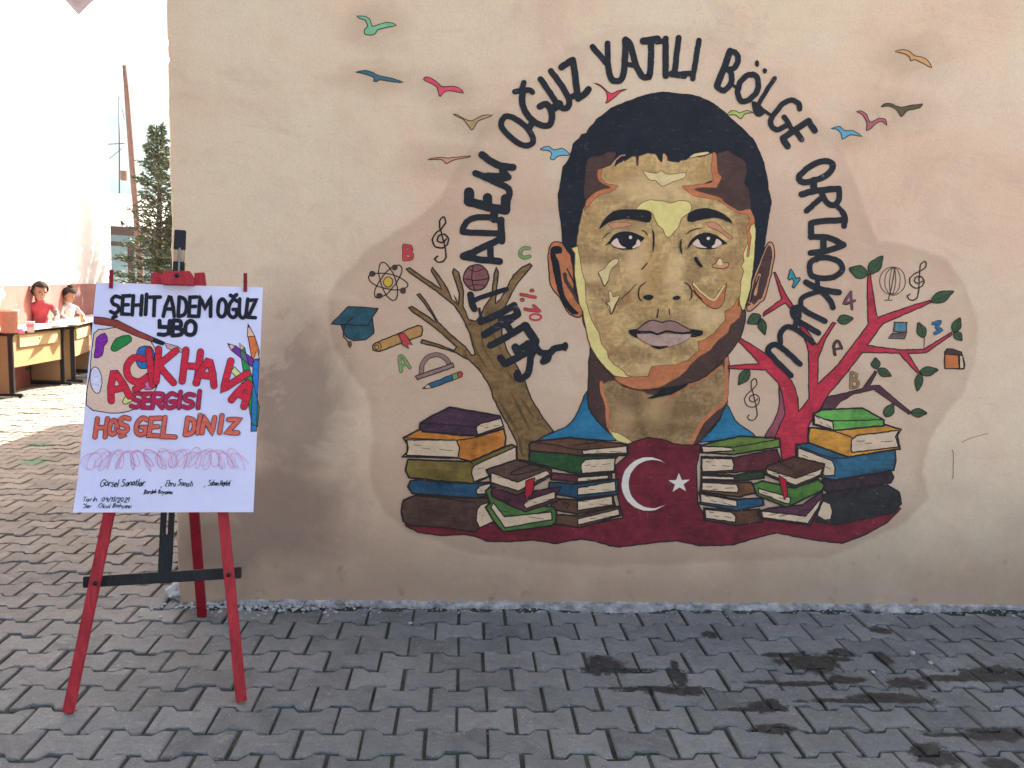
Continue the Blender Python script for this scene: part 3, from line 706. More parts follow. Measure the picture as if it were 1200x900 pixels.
word('black painted word OĞUZ', [
    ('E3', 42, ['c',(118,655),(150,602),(205,605),(275,645),(340,705),(376,770),(372,818),(330,835),(270,822),(200,770),(140,710)]),
    ('E3', 40, [(228,400),(280,385),(305,325)]), ('E3', 40, [(290,385),(350,388),(375,405)]), ('E3', 46, [(297,395),(290,470),(310,550),(365,625),(440,668),(500,672),(530,630),(528,565),(485,500),(432,522)]),
    ('E3', 46, [(372,640),(350,690)]), ('E3', 44, [(438,295),(500,385),(560,475),(600,520),(640,535),(670,495),(655,430),(600,335),(520,232)]), ('E3', 60, [(530,540),(590,500)]),
    ('E3', 48, [(608,200),(700,142)]), ('E3', 48, [(700,145),(718,250),(738,440)]), ('E3', 48, [(745,455),(790,420),(828,382)]), ('E3', 44, [(670,445),(740,425)])])
word('black painted word YATILI', [
    ('D5', 28, [(250,162),(300,220),(335,260)]), ('D5', 28, [(333,142),(333,250)]), ('D5', 30, [(330,240),(348,325),(380,348),(412,330),(425,250),(428,125)]), ('D5', 30, [(430,122),(455,150),(482,250),(515,318),(545,325),(562,300),(568,130)]), ('D5', 24, [(428,255),(475,262)]),
    ('D5', 36, [(525,132),(600,120)]), ('D5', 30, [(645,118),(645,320)]), ('D5', 26, [(600,135),(640,130)]), ('D5', 28, [(716,112),(694,298)]), ('D5', 32, [(680,308),(745,318)]), ('D5', 26, [(735,308),(790,305)]), ('D5', 26, [(826,127),(792,335)])])
word('black painted word BÖLGE', [
    ('E4', 44, [(228,128),(180,260),(128,390)]), ('E4', 38, [(228,128),(275,145),(287,205),(250,262),(195,265)]), ('E4', 38, [(220,275),(240,310),(232,375),(180,425),(128,398)]), ('E4', 20, [(250,385),(285,410)]),
    ('E4', 38, ['c',(290,410),(312,350),(370,307),(428,322),(440,385),(418,450),(360,500),(312,505),(288,460)]),
    ('E4', 30, [(565,335),(500,430),(435,540)]), ('E4', 22, [(480,575),(535,612)]),
    ('E4', 36, [(750,565),(745,525),(690,497),(620,530),(562,600),(532,655),(545,702),(590,720),(650,690)]), ('E4', 34, [(636,625),(665,670),(695,725)]),
    ('E4', 42, [(625,785),(720,720),(820,655)]), ('E4', 42, [(820,657),(865,728)]), ('E4', 38, [(725,735),(765,795)]), ('E4', 44, [(628,790),(660,848)])],
    [('E4', [(390,505),(440,520),(495,575),(488,600),(450,625),(412,605),(398,560)]), ('E4', [(413,225),(420,202),(437,200),(447,220),(440,246),(422,246)]), ('E4', [(472,280),(478,260),(495,257),(508,272),(500,296),(482,298)])])
word('black painted word ORTAOKULU', [
    ('E5', 38, ['c',(340,250),(345,212),(400,160),(480,120),(555,118),(572,160),(530,212),(450,247),(380,262)]), ('E5', 44, [(440,250),(440,315)]),
    ('E5', 40, [(358,345),(460,322),(615,307)]), ('E5', 36, [(615,307),(618,375),(588,422),(535,405),(495,335)]), ('E5', 36, [(500,370),(440,420),(390,463)]), ('E5', 30, [(600,425),(645,470)]),
    ('E5', 36, [(640,470),(660,505),(654,570)]), ('E5', 38, [(640,530),(530,532),(422,548)]), ('E5', 38, [(420,548),(422,648)]),
    ('E5', 38, [(420,645),(540,650),(648,700)]), ('E5', 38, [(648,702),(540,742),(418,758)]), ('E5', 40, [(508,665),(508,738)]), ('E5', 26, [(460,750),(460,810)]),
    ('E6', 38, ['c',(440,40),(462,88),(530,104),(620,95),(678,52),(682,8),(650,-30),(560,-52),(480,-40),(445,-5)]), ('E6', 32, [(500,110),(500,160)]),
    ('E6', 42, [(415,135),(520,185),(662,210)]), ('E6', 38, [(530,200),(590,265),(615,322)]), ('E6', 34, [(510,205),(410,235),(375,270),(378,325)]),
    ('E6', 38, [(555,425),(440,368),(370,325),(320,335),(318,375),(350,420),(430,470),(505,515)]), ('E6', 38, [(345,415),(328,470)]),
    ('E6', 36, [(465,590),(350,495),(270,468),(222,520),(222,592)]), ('E6', 38, [(365,750),(230,625),(165,605),(126,650),(180,715),(300,835)])],
    [('E6', [(290,350),(320,305),(370,330),(380,400),(330,430)])])

# ---- trees
a = art(.0012)
a.fill(px('C7', [(715,850),(680,800),(640,760),(580,725),(500,700),(425,682),(430,668),(500,688),(570,715),(582,700),(550,670),(480,610),(385,542),(371,527),(385,521),(440,555),(492,592),(480,565),(425,490),(408,470),(420,466),(460,520),(500,590),(550,640),(620,700),(650,737),(662,730),(640,640),(600,560),(570,515),(500,460),(375,372),(360,357),(375,352),(440,398),(516,447),(500,415),(470,365),(476,350),(490,368),(540,440),(560,490),(590,517),(592,460),(563,370),(571,355),(590,372),(612,450),(610,520),(635,580),(665,587),(690,560),(705,520),(735,478),(747,380),(757,350),(766,372),(757,450),(752,510),(775,490),(805,435),(830,385),(870,350),(903,333),(913,343),(845,425),(807,495),(790,530),(780,580),(780,640),(800,710),(850,790),(885,860)])
       + px('C8', [(630,20),(650,70),(700,150),(745,207),(700,235),(640,262),(640,340),(585,330),(585,260),(560,210),(520,140),(480,60),(468,15)]), BARK, 1, line=INK, lw=1.6)
for p in ([(690,600),(700,700),(760,800)], [(640,620),(670,720),(720,800)], [(720,560),(740,640),(790,740)], [(570,470),(590,520)], [(800,800),(840,860)]):
    a.stroke(p, 9, paint('bark_streak', (98, 76, 46), .2), c='C7', taper=.8)
for p in ([(500,60),(540,130),(590,210)], [(560,40),(600,120),(640,200)], [(600,60),(660,150)], [(590,230),(610,320)]):
    a.stroke(p, 14, bpy.data.materials['bark_streak'], c='C8', taper=.8)
a.build('painted_tree', bld, 'painted bare brown tree left of the portrait')
a = art(.0012)
a.fill([(480,470),(560,452),(640,432),(693,355),(702,360),(672,420),(715,418),(780,475),(855,537),(842,545),(690,437),(600,457),(540,492),(520,517),(455,527)], PLUM, 1, 'D3', INK, 1.2)
a.fill([(272,420),(302,540),(252,648),(212,640),(252,575),(275,500)], PINKD, 2, 'D3', INK, 1.2)
a.fill([(285,745),(278,670),(255,642),(300,545),(288,460),(270,410),(215,350),(50,345),(50,333),(185,322),(150,280),(95,225),(95,205),(170,250),(230,290),(300,360),(340,420),(358,480),(358,537),(405,475),(402,270),(395,240),(360,150),(330,90),(300,55),(202,116),(205,100),(285,38),(250,-78),(256,-78),(300,15),(330,60),(390,170),(440,240),(510,140),(522,145),(480,210),(445,300),(443,412),(530,330),(620,210),(665,150),(660,20),(664,-68),(674,-68),(690,40),(705,120),(850,70),(935,45),(942,54),(870,87),(730,147),(660,242),(800,262),(910,260),(1030,185),(1034,195),(920,274),(840,279),(892,362),(880,365),(800,277),(640,274),(540,400),(480,470),(450,530),(425,560),(400,600),(405,650),(420,690),(345,700),(345,745)], ROSE, 1, 'D3', INK, 1.4)
redtree = a.build('painted_tree', bld, 'painted red tree with leaves right of the portrait')
lf = []
for (x0_, y0_), (x1_, y1_), w in (((192,112),(133,145),48),((190,122),(210,196),34),((140,350),(95,416),42),((530,133),(598,124),42),((662,-68),(580,-95),56),((668,-72),(728,-150),50),((940,50),(1040,5),46),((910,208),(885,142),40),((1040,185),(1068,122),38),((1045,185),(1076,220),34),((890,362),(972,350),40),((893,365),(880,443),34),((700,345),(695,296),38),((706,348),(765,377),36),((852,537),(922,540),38),((740,557),(775,498),42)):
    q = art(.0024); dx, dy = x1_-x0_, y1_-y0_
    f = lambda t, s_: (x0_+dx*t - dy*s_, y0_+dy*t + dx*s_)
    h_ = w/2/math.hypot(dx, dy)
    q.fill([f(0, 0), f(.22, h_*.8), f(.5, h_*1.05), f(.8, h_*.5), f(1, 0), f(.8, -h_*.5), f(.5, -h_*1.0), f(.22, -h_*.85)], LEAF, 2, 'D3', INK, 1.2)
    q.stroke([f(.05, 0), f(.5, .03), f(.9, 0)], 2.5, INK, c='D3')
    lf.append(q)
for q in lf: q.build('painted_leaf', redtree)
q = art(.0022); q.stroke([(910,258),(911,205)], 3, INK, c='D3'); q.build('leaf_stem', redtree)

# ---- birds
def bird(lbl, c, p, rgb):
    q = art(); q.fill(p, paint('bird_paint', rgb, .1), 2, c, INK, 1.0); return q.build('painted_bird', bld, lbl)
bird('painted green bird at the upper left', 'C6', [(145,70),(175,72),(200,85),(210,115),(235,110),(275,98),(318,110),(270,122),(235,130),(225,148),(200,155),(178,148),(178,130),(190,115),(180,90),(155,80)], (112, 178, 138))
bird('painted dark blue bird', 'C6', [(140,316),(180,310),(215,320),(240,332),(300,345),(350,362),(300,360),(245,350),(230,358),(216,356),(220,342),(190,330),(155,320)], (56, 104, 124))
bird('painted red bird', 'C6', [(437,345),(455,338),(490,355),(515,380),(550,380),(590,385),(612,410),(570,400),(530,402),(512,425),(502,415),(497,385),(465,365),(440,352)], (212, 76, 98))
bird('painted olive bird', 'C6', [(567,502),(585,505),(620,525),(650,530),(690,510),(740,505),(715,518),(680,530),(665,550),(650,572),(635,555),(610,525),(590,515)], (168, 144, 104))
bird('painted pale orange bird', 'C6', [(453,703),(480,695),(515,692),(545,695),(590,690),(640,685),(630,692),(590,698),(560,705),(540,720),(525,708),(500,700)], (206, 146, 106))
bird('painted sky blue bird beside the hair', 'C6', [(950,655),(985,642),(1010,660),(1045,652),(1080,678),(1050,683),(1025,688),(1010,702),(993,698),(1000,675),(985,660),(960,660)], (92, 164, 190))
bird('painted pink bird above the hair', 'D5', [(258,358),(290,365),(320,390),(350,415),(385,400),(437,388),(400,405),(375,430),(345,455),(322,465),(330,440),(325,405),(295,375)], (206, 62, 84))
bird('painted lime bird above the hair', 'D5', [(978,525),(1000,508),(1025,508),(1045,520),(1085,505),(1120,518),(1090,520),(1070,530),(1052,550),(1030,532),(1000,528)], (164, 182, 108))
bird('painted tan bird at the upper right', 'D4', [(632,152),(665,143),(695,150),(720,170),(750,175),(780,195),(793,222),(760,205),(730,190),(712,188),(700,193),(695,175),(670,160)], (194, 150, 100))
bird('painted dark olive bird', 'D4', [(570,395),(590,380),(620,382),(655,395),(690,390),(752,382),(740,400),(690,410),(670,430),(658,438),(645,415),(620,395),(590,392)], (92, 82, 58))
bird('painted mauve bird', 'D4', [(463,415),(485,412),(510,430),(525,462),(560,445),(590,448),(597,475),(580,460),(550,465),(525,490),(505,498),(510,465),(490,430)], (162, 92, 98))
bird('painted light blue bird at the right', 'D4', [(350,490),(385,480),(400,490),(415,500),(450,500),(488,525),(450,518),(425,522),(400,538),(395,510),(375,492)], (88, 158, 188))

# ---- flag with crescent and star
a = art(.0022)
a.fill(px('C8', [(95,600),(95,622),(150,650),(250,665),(350,660),(400,667),(450,690),(550,692),(650,685),(760,700),(860,680),(930,690),(1000,713)])
       + px('D1', [(100,475),(130,483),(200,475),(270,466),(340,460),(420,478),(480,477),(540,475),(600,455),(690,432),(760,447),(840,460),(920,470),(1000,440),(1080,395),(1125,348),(1090,330),(900,380),(440,380),(412,330),(408,200),(425,122),(370,125),(330,120),(290,105),(240,98),(200,108),(165,122),(165,160),(122,200),(130,300),(150,380),(0,410)])
       + px('C8', [(700,615),(450,600),(250,580)]), FLAG, 1, line=INK, lw=1.6)
fl = a.build('painted_flag', bld, 'painted maroon flag with a white crescent and star')
cr_ = []
a0 = math.atan2(-71, 63); a1 = math.atan2(71, 63)
for i in range(41): t = a0-(2*math.pi-2*abs(a0))*i/40; cr_.append((239+94*math.cos(t), 261+94*math.sin(t)))
b0 = math.atan2(71, 47.4)
for i in range(1, 40): t = b0+(2*math.pi-2*b0)*i/40; cr_.append((254.6+85.0*math.cos(t), 261+85.0*math.sin(t)))
q = art(.0026); q.fill(cr_, WHITE, 1, 'D1'); q.stroke([(236,358),(237,380)], 2.0, PINKD, c='D1'); q.build('crescent', fl)
st = []
for i in range(10):
    r_ = 40 if i % 2 == 0 else 16; t = R(-92+36*i); st.append((347+r_*math.cos(t), 258+r_*.9*math.sin(t)))
q = art(.0026); q.fill(st, WHITE, 1, 'D1'); q.build('star', fl)

# ---- books
def book(lbl, c, rgb, cover, pages=None, lines=(), base=.003, extra=None):
    q = art(base); mt = paint('book_cover', rgb, .26, 7)
    q.fill(cover, mt, 1, c, INK, 2.1)
    for l in lines: q.stroke(l, 1.4*CR[c][2], INK, c=c)
    o = q.build('painted_book', bld, lbl)
    if pages:
        q = art(base+.0003); q.fill(pages, PAGE, 1, c, INK, 1.6)
        # short pen ticks on the page block
        cx_ = sum(p[0] for p in pages)/len(pages); cy_ = sum(p[1] for p in pages)/len(pages)
        ends = sorted(pages); pa, pb = ends[0], ends[-1]; sl_ = (pb[1]-pa[1])/max(1, pb[0]-pa[0])
        wd = pb[0]-pa[0]
        for t, dy, ln in ((.12, -7, .16), (.62, 3, .25), (.3, 9, .14)):
            if wd > 60 and max(p[1] for p in pages)-min(p[1] for p in pages) > 24:
                x_ = pa[0]+wd*t; y_ = cy_+(x_-cx_)*sl_*.8+dy*.6; q.stroke([(x_, y_), (x_+wd*ln, y_+wd*ln*sl_*.8)], 2.2, INK, c=c)
        q.build('pages', o)
    if extra:
        q = art(base+.0006); q.fill(extra[1], paint('ribbon_red', (164, 34, 44), .1), 1, c, INK, 1.2); q.build(extra[0], o)
    return o
book('painted thick brown book at the bottom of the left stack', 'C8', (76, 56, 46), [(75,560),(85,510),(135,488),(250,495),(400,500),(480,498),(455,520),(485,600),(415,635),(400,648),(250,630),(110,620),(85,600)], [(404,600),(410,550),(425,530),(455,520),(470,560),(487,600),(420,632)], [[(140,490),(250,500),(400,520)]], .003)
book('painted blue book in the left stack', 'C8', (36, 72, 98), [(105,450),(115,425),(150,420),(280,430),(400,437),(470,428),(475,485),(400,500),(250,490),(125,480)], [(405,465),(420,447),(468,435),(468,477),(410,485)], (), .0034)
book('painted olive book in the left stack', 'C8', (112, 98, 48), [(95,380),(105,330),(200,335),(380,340),(560,265),(582,275),(584,350),(470,400),(400,437),(250,425),(110,410)], [(385,395),(388,370),(400,355),(580,275),(582,345),(480,395),(395,430)], [[(380,342),(390,350)]], .0038)
book('painted orange book with its pages facing left', 'C8', (196, 122, 54), [(85,235),(155,200),(300,222),(420,228),(525,195),(536,235),(530,275),(380,340),(330,325),(80,318),(102,300),(104,262)], [(100,245),(318,246),(332,280),(325,322),(100,312),(107,280)], [[(85,235),(200,242),(325,246),(420,230)]], .0042)
book('painted purple book on top of the left stack', 'C8', (70, 48, 64), [(157,190),(160,170),(220,135),(290,102),(400,120),(510,140),(525,185),(410,228),(330,220),(170,208)], [(405,200),(408,185),(425,172),(514,150),(525,185),(412,222)], [[(160,172),(280,178),(405,187),(430,170)]], .0046)
book('painted brown book under the green one beside the flag', 'C8', (92, 66, 46), [(735,570),(850,580),(1035,535),(1048,575),(860,630),(740,612)], [(850,592),(1030,547),(1035,575),(852,618)], (), .003)
book('painted brown book in the stack left of the flag', 'C8', (86, 60, 44), [(735,500),(850,510),(1005,490),(1015,535),(850,570),(735,550)], [(850,515),(1000,491),(1005,530),(850,555)], [[(780,520),(808,524),(806,545)]], .0034)
book('painted blue book in the stack left of the flag', 'C8', (34, 70, 92), [(725,430),(850,440),(1030,415),(1026,485),(850,502),(725,475)], [(850,455),(1015,426),(1018,470),(850,488)], (), .0038)
book('painted thin maroon book in the stack left of the flag', 'C8', (94, 46, 52), [(735,390),(860,402),(1000,392),(1000,415),(860,432),(735,420)], [(850,410),(985,399),(985,414),(850,430)], (), .0042)
book('painted green book in the stack left of the flag', 'C8', (44, 82, 46), [(637,300),(660,290),(870,315),(1025,318),(1010,335),(1020,387),(860,397),(640,342)], [(865,350),(885,330),(1015,325),(1010,380),(868,392)], (), .0046)
book('painted brown book on top of the stack left of the flag', 'C8', (98, 66, 50), [(637,268),(650,252),(810,235),(940,248),(1070,265),(1070,312),(870,314),(640,292)], [(870,290),(1065,271),(1068,302),(875,308)], [[(650,254),(760,268),(868,288),(1065,270)], [(835,268),(940,255)]], .005)
book('painted green book at the bottom of the small left stack', 'C8', (72, 110, 56), [(445,540),(465,520),(447,470),(465,450),(530,520),(740,538),(757,560),(755,602),(735,622),(525,648),(485,605)], [(470,540),(480,520),(530,582),(735,560),(738,595),(530,630)], [[(530,580),(640,572),(740,550)]], .0052)
book('painted maroon book in the small left stack', 'C8', (82, 44, 54), [(470,470),(490,445),(600,480),(780,450),(750,498),(785,505),(620,560),(540,525),(475,492)], [(612,530),(625,510),(750,470),(752,502),(625,545)], (), .0056)
book('painted brown book with a red bookmark in the small left stack', 'C8', (86, 66, 54), [(450,375),(580,332),(735,375),(738,400),(585,488),(470,450),(475,430)], [(470,388),(585,430),(715,378),(730,395),(590,468),(470,432)], [[(555,390),(640,355),(690,368),(585,398),(555,390)], [(585,430),(588,468)]], .006, ('bookmark', [(622,425),(662,410),(655,470),(640,500),(636,488),(628,520),(618,480)]))
book('painted brown book at the bottom of the stack right of the flag', 'D1', (88, 58, 42), [(435,345),(545,355),(630,350),(640,395),(545,407),(435,388)], [(438,350),(530,360),(546,375),(545,395),(440,382)], (), .003)
book('painted blue book in the stack right of the flag', 'D1', (38, 84, 112), [(415,290),(550,315),(640,310),(645,335),(550,354),(412,330),(425,322)], [(422,295),(550,320),(550,342),(424,325)], (), .0034)
book('painted tan book in the stack right of the flag', 'D1', (110, 74, 48), [(425,250),(560,255),(600,255),(625,290),(555,307),(420,287)], [(428,255),(548,262),(556,278),(552,292),(425,282)], (), .0038)
book('painted thin green book in the stack right of the flag', 'D1', (46, 60, 44), [(425,225),(545,230),(645,215),(645,240),(545,250),(425,247)], [(426,231),(540,236),(540,247),(428,244)], (), .0042)
book('painted maroon book in the stack right of the flag', 'D1', (90, 40, 44), [(425,165),(540,168),(690,140),(702,172),(690,200),(640,212),(535,220),(425,222)], [(425,170),(532,173),(540,192),(535,213),(428,218)], (), .0046)
book('painted green book on top of the stack right of the flag', 'D1', (92, 116, 52), [(425,125),(490,108),(560,93),(700,100),(702,130),(540,157),(425,150)], [(426,128),(500,130),(530,135),(540,143),(430,150)], [[(430,127),(540,130),(700,102)]], .005)
book('painted black book at the bottom of the right stack', 'D1', (44, 44, 44), [(850,300),(880,290),(1080,265),(1120,290),(1127,330),(1100,362),(900,405),(830,392)], [(832,372),(850,320),(878,330),(885,360),(880,385),(858,388)], (), .003)
book('painted thin dark purple book in the right stack', 'D1', (56, 42, 50), [(850,245),(900,248),(1090,215),(1101,238),(1090,256),(870,290),(850,275)], None, (), .0034)
book('painted teal book in the right stack', 'D1', (42, 92, 116), [(758,122),(830,116),(950,125),(1105,140),(1108,180),(1100,212),(890,247),(850,238),(760,167)], [(764,133),(885,180),(895,205),(893,230),(860,232),(764,166)], [[(760,124),(890,170),(1000,155),(1105,142)]], .0038)
book('painted orange book in the right stack', 'D1', (190, 136, 58), [(800,95),(805,62),(900,72),(1065,50),(1127,70),(1112,90),(1122,137),(940,166),(800,115)], [(950,140),(952,105),(970,90),(1118,72),(1106,95),(1118,130),(955,150)], [[(805,62),(900,78),(955,98)]], .0042)
book('painted bright green book on top of the right stack', 'D1', (92, 160, 76), [(818,15),(850,0),(990,-6),(1065,35),(1066,56),(890,73),(818,52)], [(820,20),(885,42),(890,70),(822,50)], [[(818,17),(890,38),(1064,34)]], .0046)
book('painted maroon book at the bottom of the small right stack', 'D1', (88, 50, 66), [(625,360),(660,345),(780,335),(850,285),(852,320),(808,406),(635,382)], [(636,362),(640,356),(790,373),(845,310),(840,335),(798,400),(640,378)], [[(790,372),(798,402)]], .0052)
book('painted green book in the small right stack', 'D1', (74, 118, 52), [(605,262),(640,250),(750,275),(835,245),(856,262),(850,282),(725,342),(620,300)], [(625,275),(720,303),(738,308),(735,330),(718,328),(625,292)], (), .0056)
book('painted brown book with a red bookmark in the small right stack', 'D1', (84, 58, 46), [(645,212),(660,196),(750,165),(857,190),(848,232),(755,273),(650,228)], [(652,207),(755,240),(850,205),(842,228),(755,265),(655,224)], [[(755,240),(755,268)], [(700,185),(740,205),(748,192)]], .006, ('bookmark', [(695,230),(722,245),(728,300),(715,315),(708,290)]))

# ---- school things drawn round the trees
GRN, RED_, TEAL = paint('letter_green', (118, 150, 92), .1), paint('letter_red', (182, 62, 66), .1), paint('teal_paint', (42, 84, 98), .2, 14)
def sign(name, lbl, parts, base=.0016):
    q = art(base)
    for p in parts:
        if p[0] == 's': q.stroke(p[3], p[2]+4, INK, c=p[1]) if p[4] is not INK and p[2] > 6 else None
    for p in parts:
        if p[0] == 's': q.stroke(p[3], p[2], p[4], c=p[1], k=p[5] if len(p) > 5 else 4)
        elif p[0] == 'f': q.fill(p[2], p[3], p[4] if len(p) > 4 else 2, p[1], INK, 1.2)
    return q.build(name, bld, lbl)
sign('painted_letter', 'painted red letter B', [('s', 'C7', 16, [(353,255),(353,314)], RED_), ('s', 'C7', 14, [(353,256),(378,260),(380,275),(358,283)], RED_), ('s', 'C7', 14, [(358,283),(384,292),(380,310),(353,314)], RED_)])
sign('painted_letter', 'painted green letter A', [('s', 'C7', 12, [(338,806),(332,748),(346,745),(376,790)], GRN), ('s', 'C7', 9, [(338,785),(362,774)], GRN)])
sign('painted_letter', 'painted green letter C', [('s', 'C7', 13, [(900,266),(875,266),(860,286),(872,306),(902,303)], GRN)])
sign('painted_letter', 'painted pale letter B outlined in brown', [('s', 'D3', 11, [(592,362),(588,428)], TAN2), ('s', 'D3', 10, [(592,362),(612,370),(608,388),(592,393)], TAN2), ('s', 'D3', 10, [(592,393),(620,402),(614,424),(588,430)], TAN2)])
sign('painted_letter', 'painted brown letter A', [('s', 'E6', 20, [(635,680),(622,620),(640,578),(662,582),(682,632)], UMBER), ('s', 'E6', 14, [(632,640),(668,632)], UMBER)])
sign('painted_number', 'painted red 10 percent sign', [('s', 'C7', 11, [(864,468),(926,481)], RED_), ('s', 'C7', 12, [(882,534),(945,542)], RED_), ('s', 'C7', 10, [(945,542),(920,517)], RED_)])
for x_, y_ in ((912, 452), (870, 493)): q = art(); q.circ(x_, y_, 9, 7, RED_, 'C7', 0, INK, .8); q.build('painted_number', bld, 'painted red dot of the percent sign')
q = art(); q.ring(928, 569, 25, 14, 9, RED_, 'C7'); q.build('painted_number', bld, 'painted red nought under the percent sign')
sign('painted_number', 'painted teal number 1', [('f', 'E6', [(277,103),(290,50),(300,33),(318,60),(338,104),(370,98),(371,115),(322,176),(308,166),(325,130),(310,100),(290,117)], paint('number_teal', (42, 132, 142), .1), 1)])
sign('painted_number', 'painted purple number 4', [('s', 'E6', 18, [(752,205),(702,295),(782,272)], paint('number_plum', (104, 66, 84), .1), 1), ('s', 'E6', 18, [(750,215),(762,338)], bpy.data.materials['number_plum'])])
sign('painted_number', 'painted blue number 3', [('s', 'D2', 13, [(950,748),(978,740),(965,764),(984,774),(958,790)], paint('number_blue', (42, 98, 138), .1), 2)])
def clef(lbl, cx_, cy_, h_, tilt, w):
    q = art(.0016); P_ = [(.12,-.02),(.02,.06),(-.08,.02),(-.06,-.08),(.06,-.12),(.16,-.03),(.14,.1),(.02,.18),(-.14,.14),(-.2,0),(-.12,-.14),(.02,-.26),(.1,-.38),(.08,-.47),(.03,-.5),(-.04,-.42),(-.03,-.28)]
    Q_ = [(-.03,-.28),(.03,-.05),(.09,.2),(.11,.38),(.04,.48),(-.08,.49),(-.14,.42),(-.08,.36)]
    for L_ in (P_, Q_):
        pts = [(cx_+h_*(x*math.cos(tilt)-y*math.sin(tilt)), cy_+h_*(x*math.sin(tilt)+y*math.cos(tilt))) for x, y in L_]
        for k_ in range(0, len(pts)-1, 3): q.stroke(pts[k_:k_+4], w, INK, k=5)
    return q.build('painted_treble_clef', bld, lbl)
clef('painted treble clef beside the letter B at the left', 517, 281, 53, 0, 1.9)
clef('painted treble clef between the shirt and the red trunk', 882, 468, 49, 0, 1.2)
clef('painted treble clef at the upper right', 1075, 329, 48, .28, 1.4)
q = art()
for t in (R(72), R(12), R(-52)): q.ring(281, 412, 88, 33, 5, INK, 'C7', t)
for x, y in ((310,350),(212,378),(346,452),(243,475)): q.circ(x, y, 12, 12, UMBER, 'C7', 0, INK, .6)
at_ = q.build('painted_atom', bld, 'painted atom with a yellow nucleus'); q = art(.003); q.circ(281, 414, 20, 22, paint('nucleus_yellow', (198, 166, 66), .1), 'C7', 0, INK, 1); q.build('nucleus', at_)
q = art(); q.fill([(72,600),(185,606),(212,570),(219,640),(182,668),(130,672),(95,656)], TEAL, 1, 'C7', INK, 1.3); q.fill([(30,598),(105,522),(238,530),(190,606)], TEAL, 1, 'C7', INK, 1.3)
cp = q.build('painted_graduation_cap', bld, 'painted teal graduation cap'); q = art(.003); q.stroke([(125,570),(88,606),(84,655),(110,680)], 5, INK, c='C7', k=1); q.fill([(104,676),(118,675),(120,690),(114,705),(106,692)], MID, 1, 'C7', INK, .8); q.build('tassel', cp)
SCR = paint('scroll_tan', (178, 136, 84), .14)
q = art(); q.fill([(225,682),(410,605),(428,608),(433,625),(428,650),(240,720),(216,714),(214,695)], SCR, 1, 'C7', INK, 1.5); q.ring(232, 700, 18, 20, 4, INK, 'C7'); q.ring(231, 701, 9, 10, 4, INK, 'C7')
sc_ = q.build('painted_scroll', bld, 'painted tan diploma scroll with a red ribbon'); q = art(.003); q.fill([(325,645),(350,637),(370,662),(388,690),(366,686),(372,706),(345,690),(336,665)], RED_, 1, 'C7', INK, 1); q.build('ribbon', sc_)
GREY = paint('protractor_grey', (140, 116, 108), .12)
q = art(); q.stroke([(425,820),(432,775),(460,742),(502,735),(535,752),(552,782)], 22, INK, c='C7'); q.stroke([(425,820),(432,775),(460,742),(502,735),(535,752),(552,782)], 16, GREY, c='C7'); q.fill([(400,828),(565,770),(571,788),(410,843)], GREY, 1, 'C7', INK, 1.2)
q.build('painted_protractor', bld, 'painted grey protractor')
q = art(); q.fill([(457,862),(560,822),(566,845),(472,880)], paint('pencil_blue', (44, 98, 128), .1), 1, 'C7', INK, 1.1); q.fill([(430,882),(457,862),(472,880)], PAGE, 1, 'C7', INK, 1); q.fill([(430,882),(440,874),(446,880)], INK, 1, 'C7')
q.fill([(560,822),(584,813),(590,836),(566,845)], GRN, 1, 'C7', INK, .9); q.fill([(584,813),(600,806),(609,815),(605,830),(590,836)], RED_, 1, 'C7', INK, .9)
q.build('painted_pencil', bld, 'painted blue pencil with a red rubber')
BALL = paint('ball_mauve', (126, 80, 80), .12)
q = art(.002); q.circ(668, 395, 55, 57, BALL, 'C7', 0, INK, 1.6, 36); q.stroke([(614,400),(668,408),(722,398)], 5, INK, c='C7'); q.stroke([(655,340),(648,395),(662,450)], 5, INK, c='C7'); q.stroke([(632,355),(668,368),(705,352)], 4, INK, c='C7'); q.stroke([(630,435),(668,425),(708,432)], 4, INK, c='C7')
q.build('painted_ball', bld, 'painted mauve basketball in the brown tree')
q = art()
for rx in (57, 34, 13): q.ring(772, 560, rx, 62 if rx > 50 else 58, 3, INK, 'D2', .06)
q.stroke([(783,498),(770,570),(754,640)], 4, INK, c='D2'); q.stroke([(735,644),(773,643)], 4, INK, c='D2'); q.build('painted_globe', bld, 'painted outline of a globe on a stand')
q = art(); q.fill([(770,790),(834,786),(822,815),(754,812)], paint('laptop_grey', (104, 92, 88), .1), 1, 'D2', INK, 1); q.fill([(780,740),(836,742),(833,787),(774,783)], bpy.data.materials['laptop_grey'], 1, 'D2', INK, 1); 
for k_ in (795, 803): q.stroke([(768,k_),(824,k_-2)], 2, INK, c='D2')
lp = q.build('painted_laptop', bld, 'painted grey laptop'); q = art(.003); q.fill([(786,746),(829,748),(827,779),(781,777)], paint('screen_blue', (70, 124, 140), .2), 1, 'D2'); q.build('screen', lp)
q = art(); q.fill([(1000,272),(1010,258),(1035,258),(1075,272),(1090,330),(1086,347),(1064,346),(1000,345)], UMBER, 1, 'D3', INK, 1.2); q.fill([(1002,282),(1060,284),(1064,345),(1002,344)], paint('book_orange', (186, 112, 62), .12), 1, 'D3', INK, 1.2)
bk = q.build('painted_book', bld, 'painted small orange book standing at the right'); q = art(.003); q.fill([(1066,285),(1078,290),(1082,342),(1067,344)], PAGE, 1, 'D3', INK, .7); q.build('pages', bk)
q = art(); q.stroke([(1192,630),(1130,645),(1075,668)], 2.0, MID, c='D3'); q.stroke([(1032,700),(1040,720),(1038,760),(1036,830)], 2.6, MID, c='D3'); q.build('wall_crack', bld)

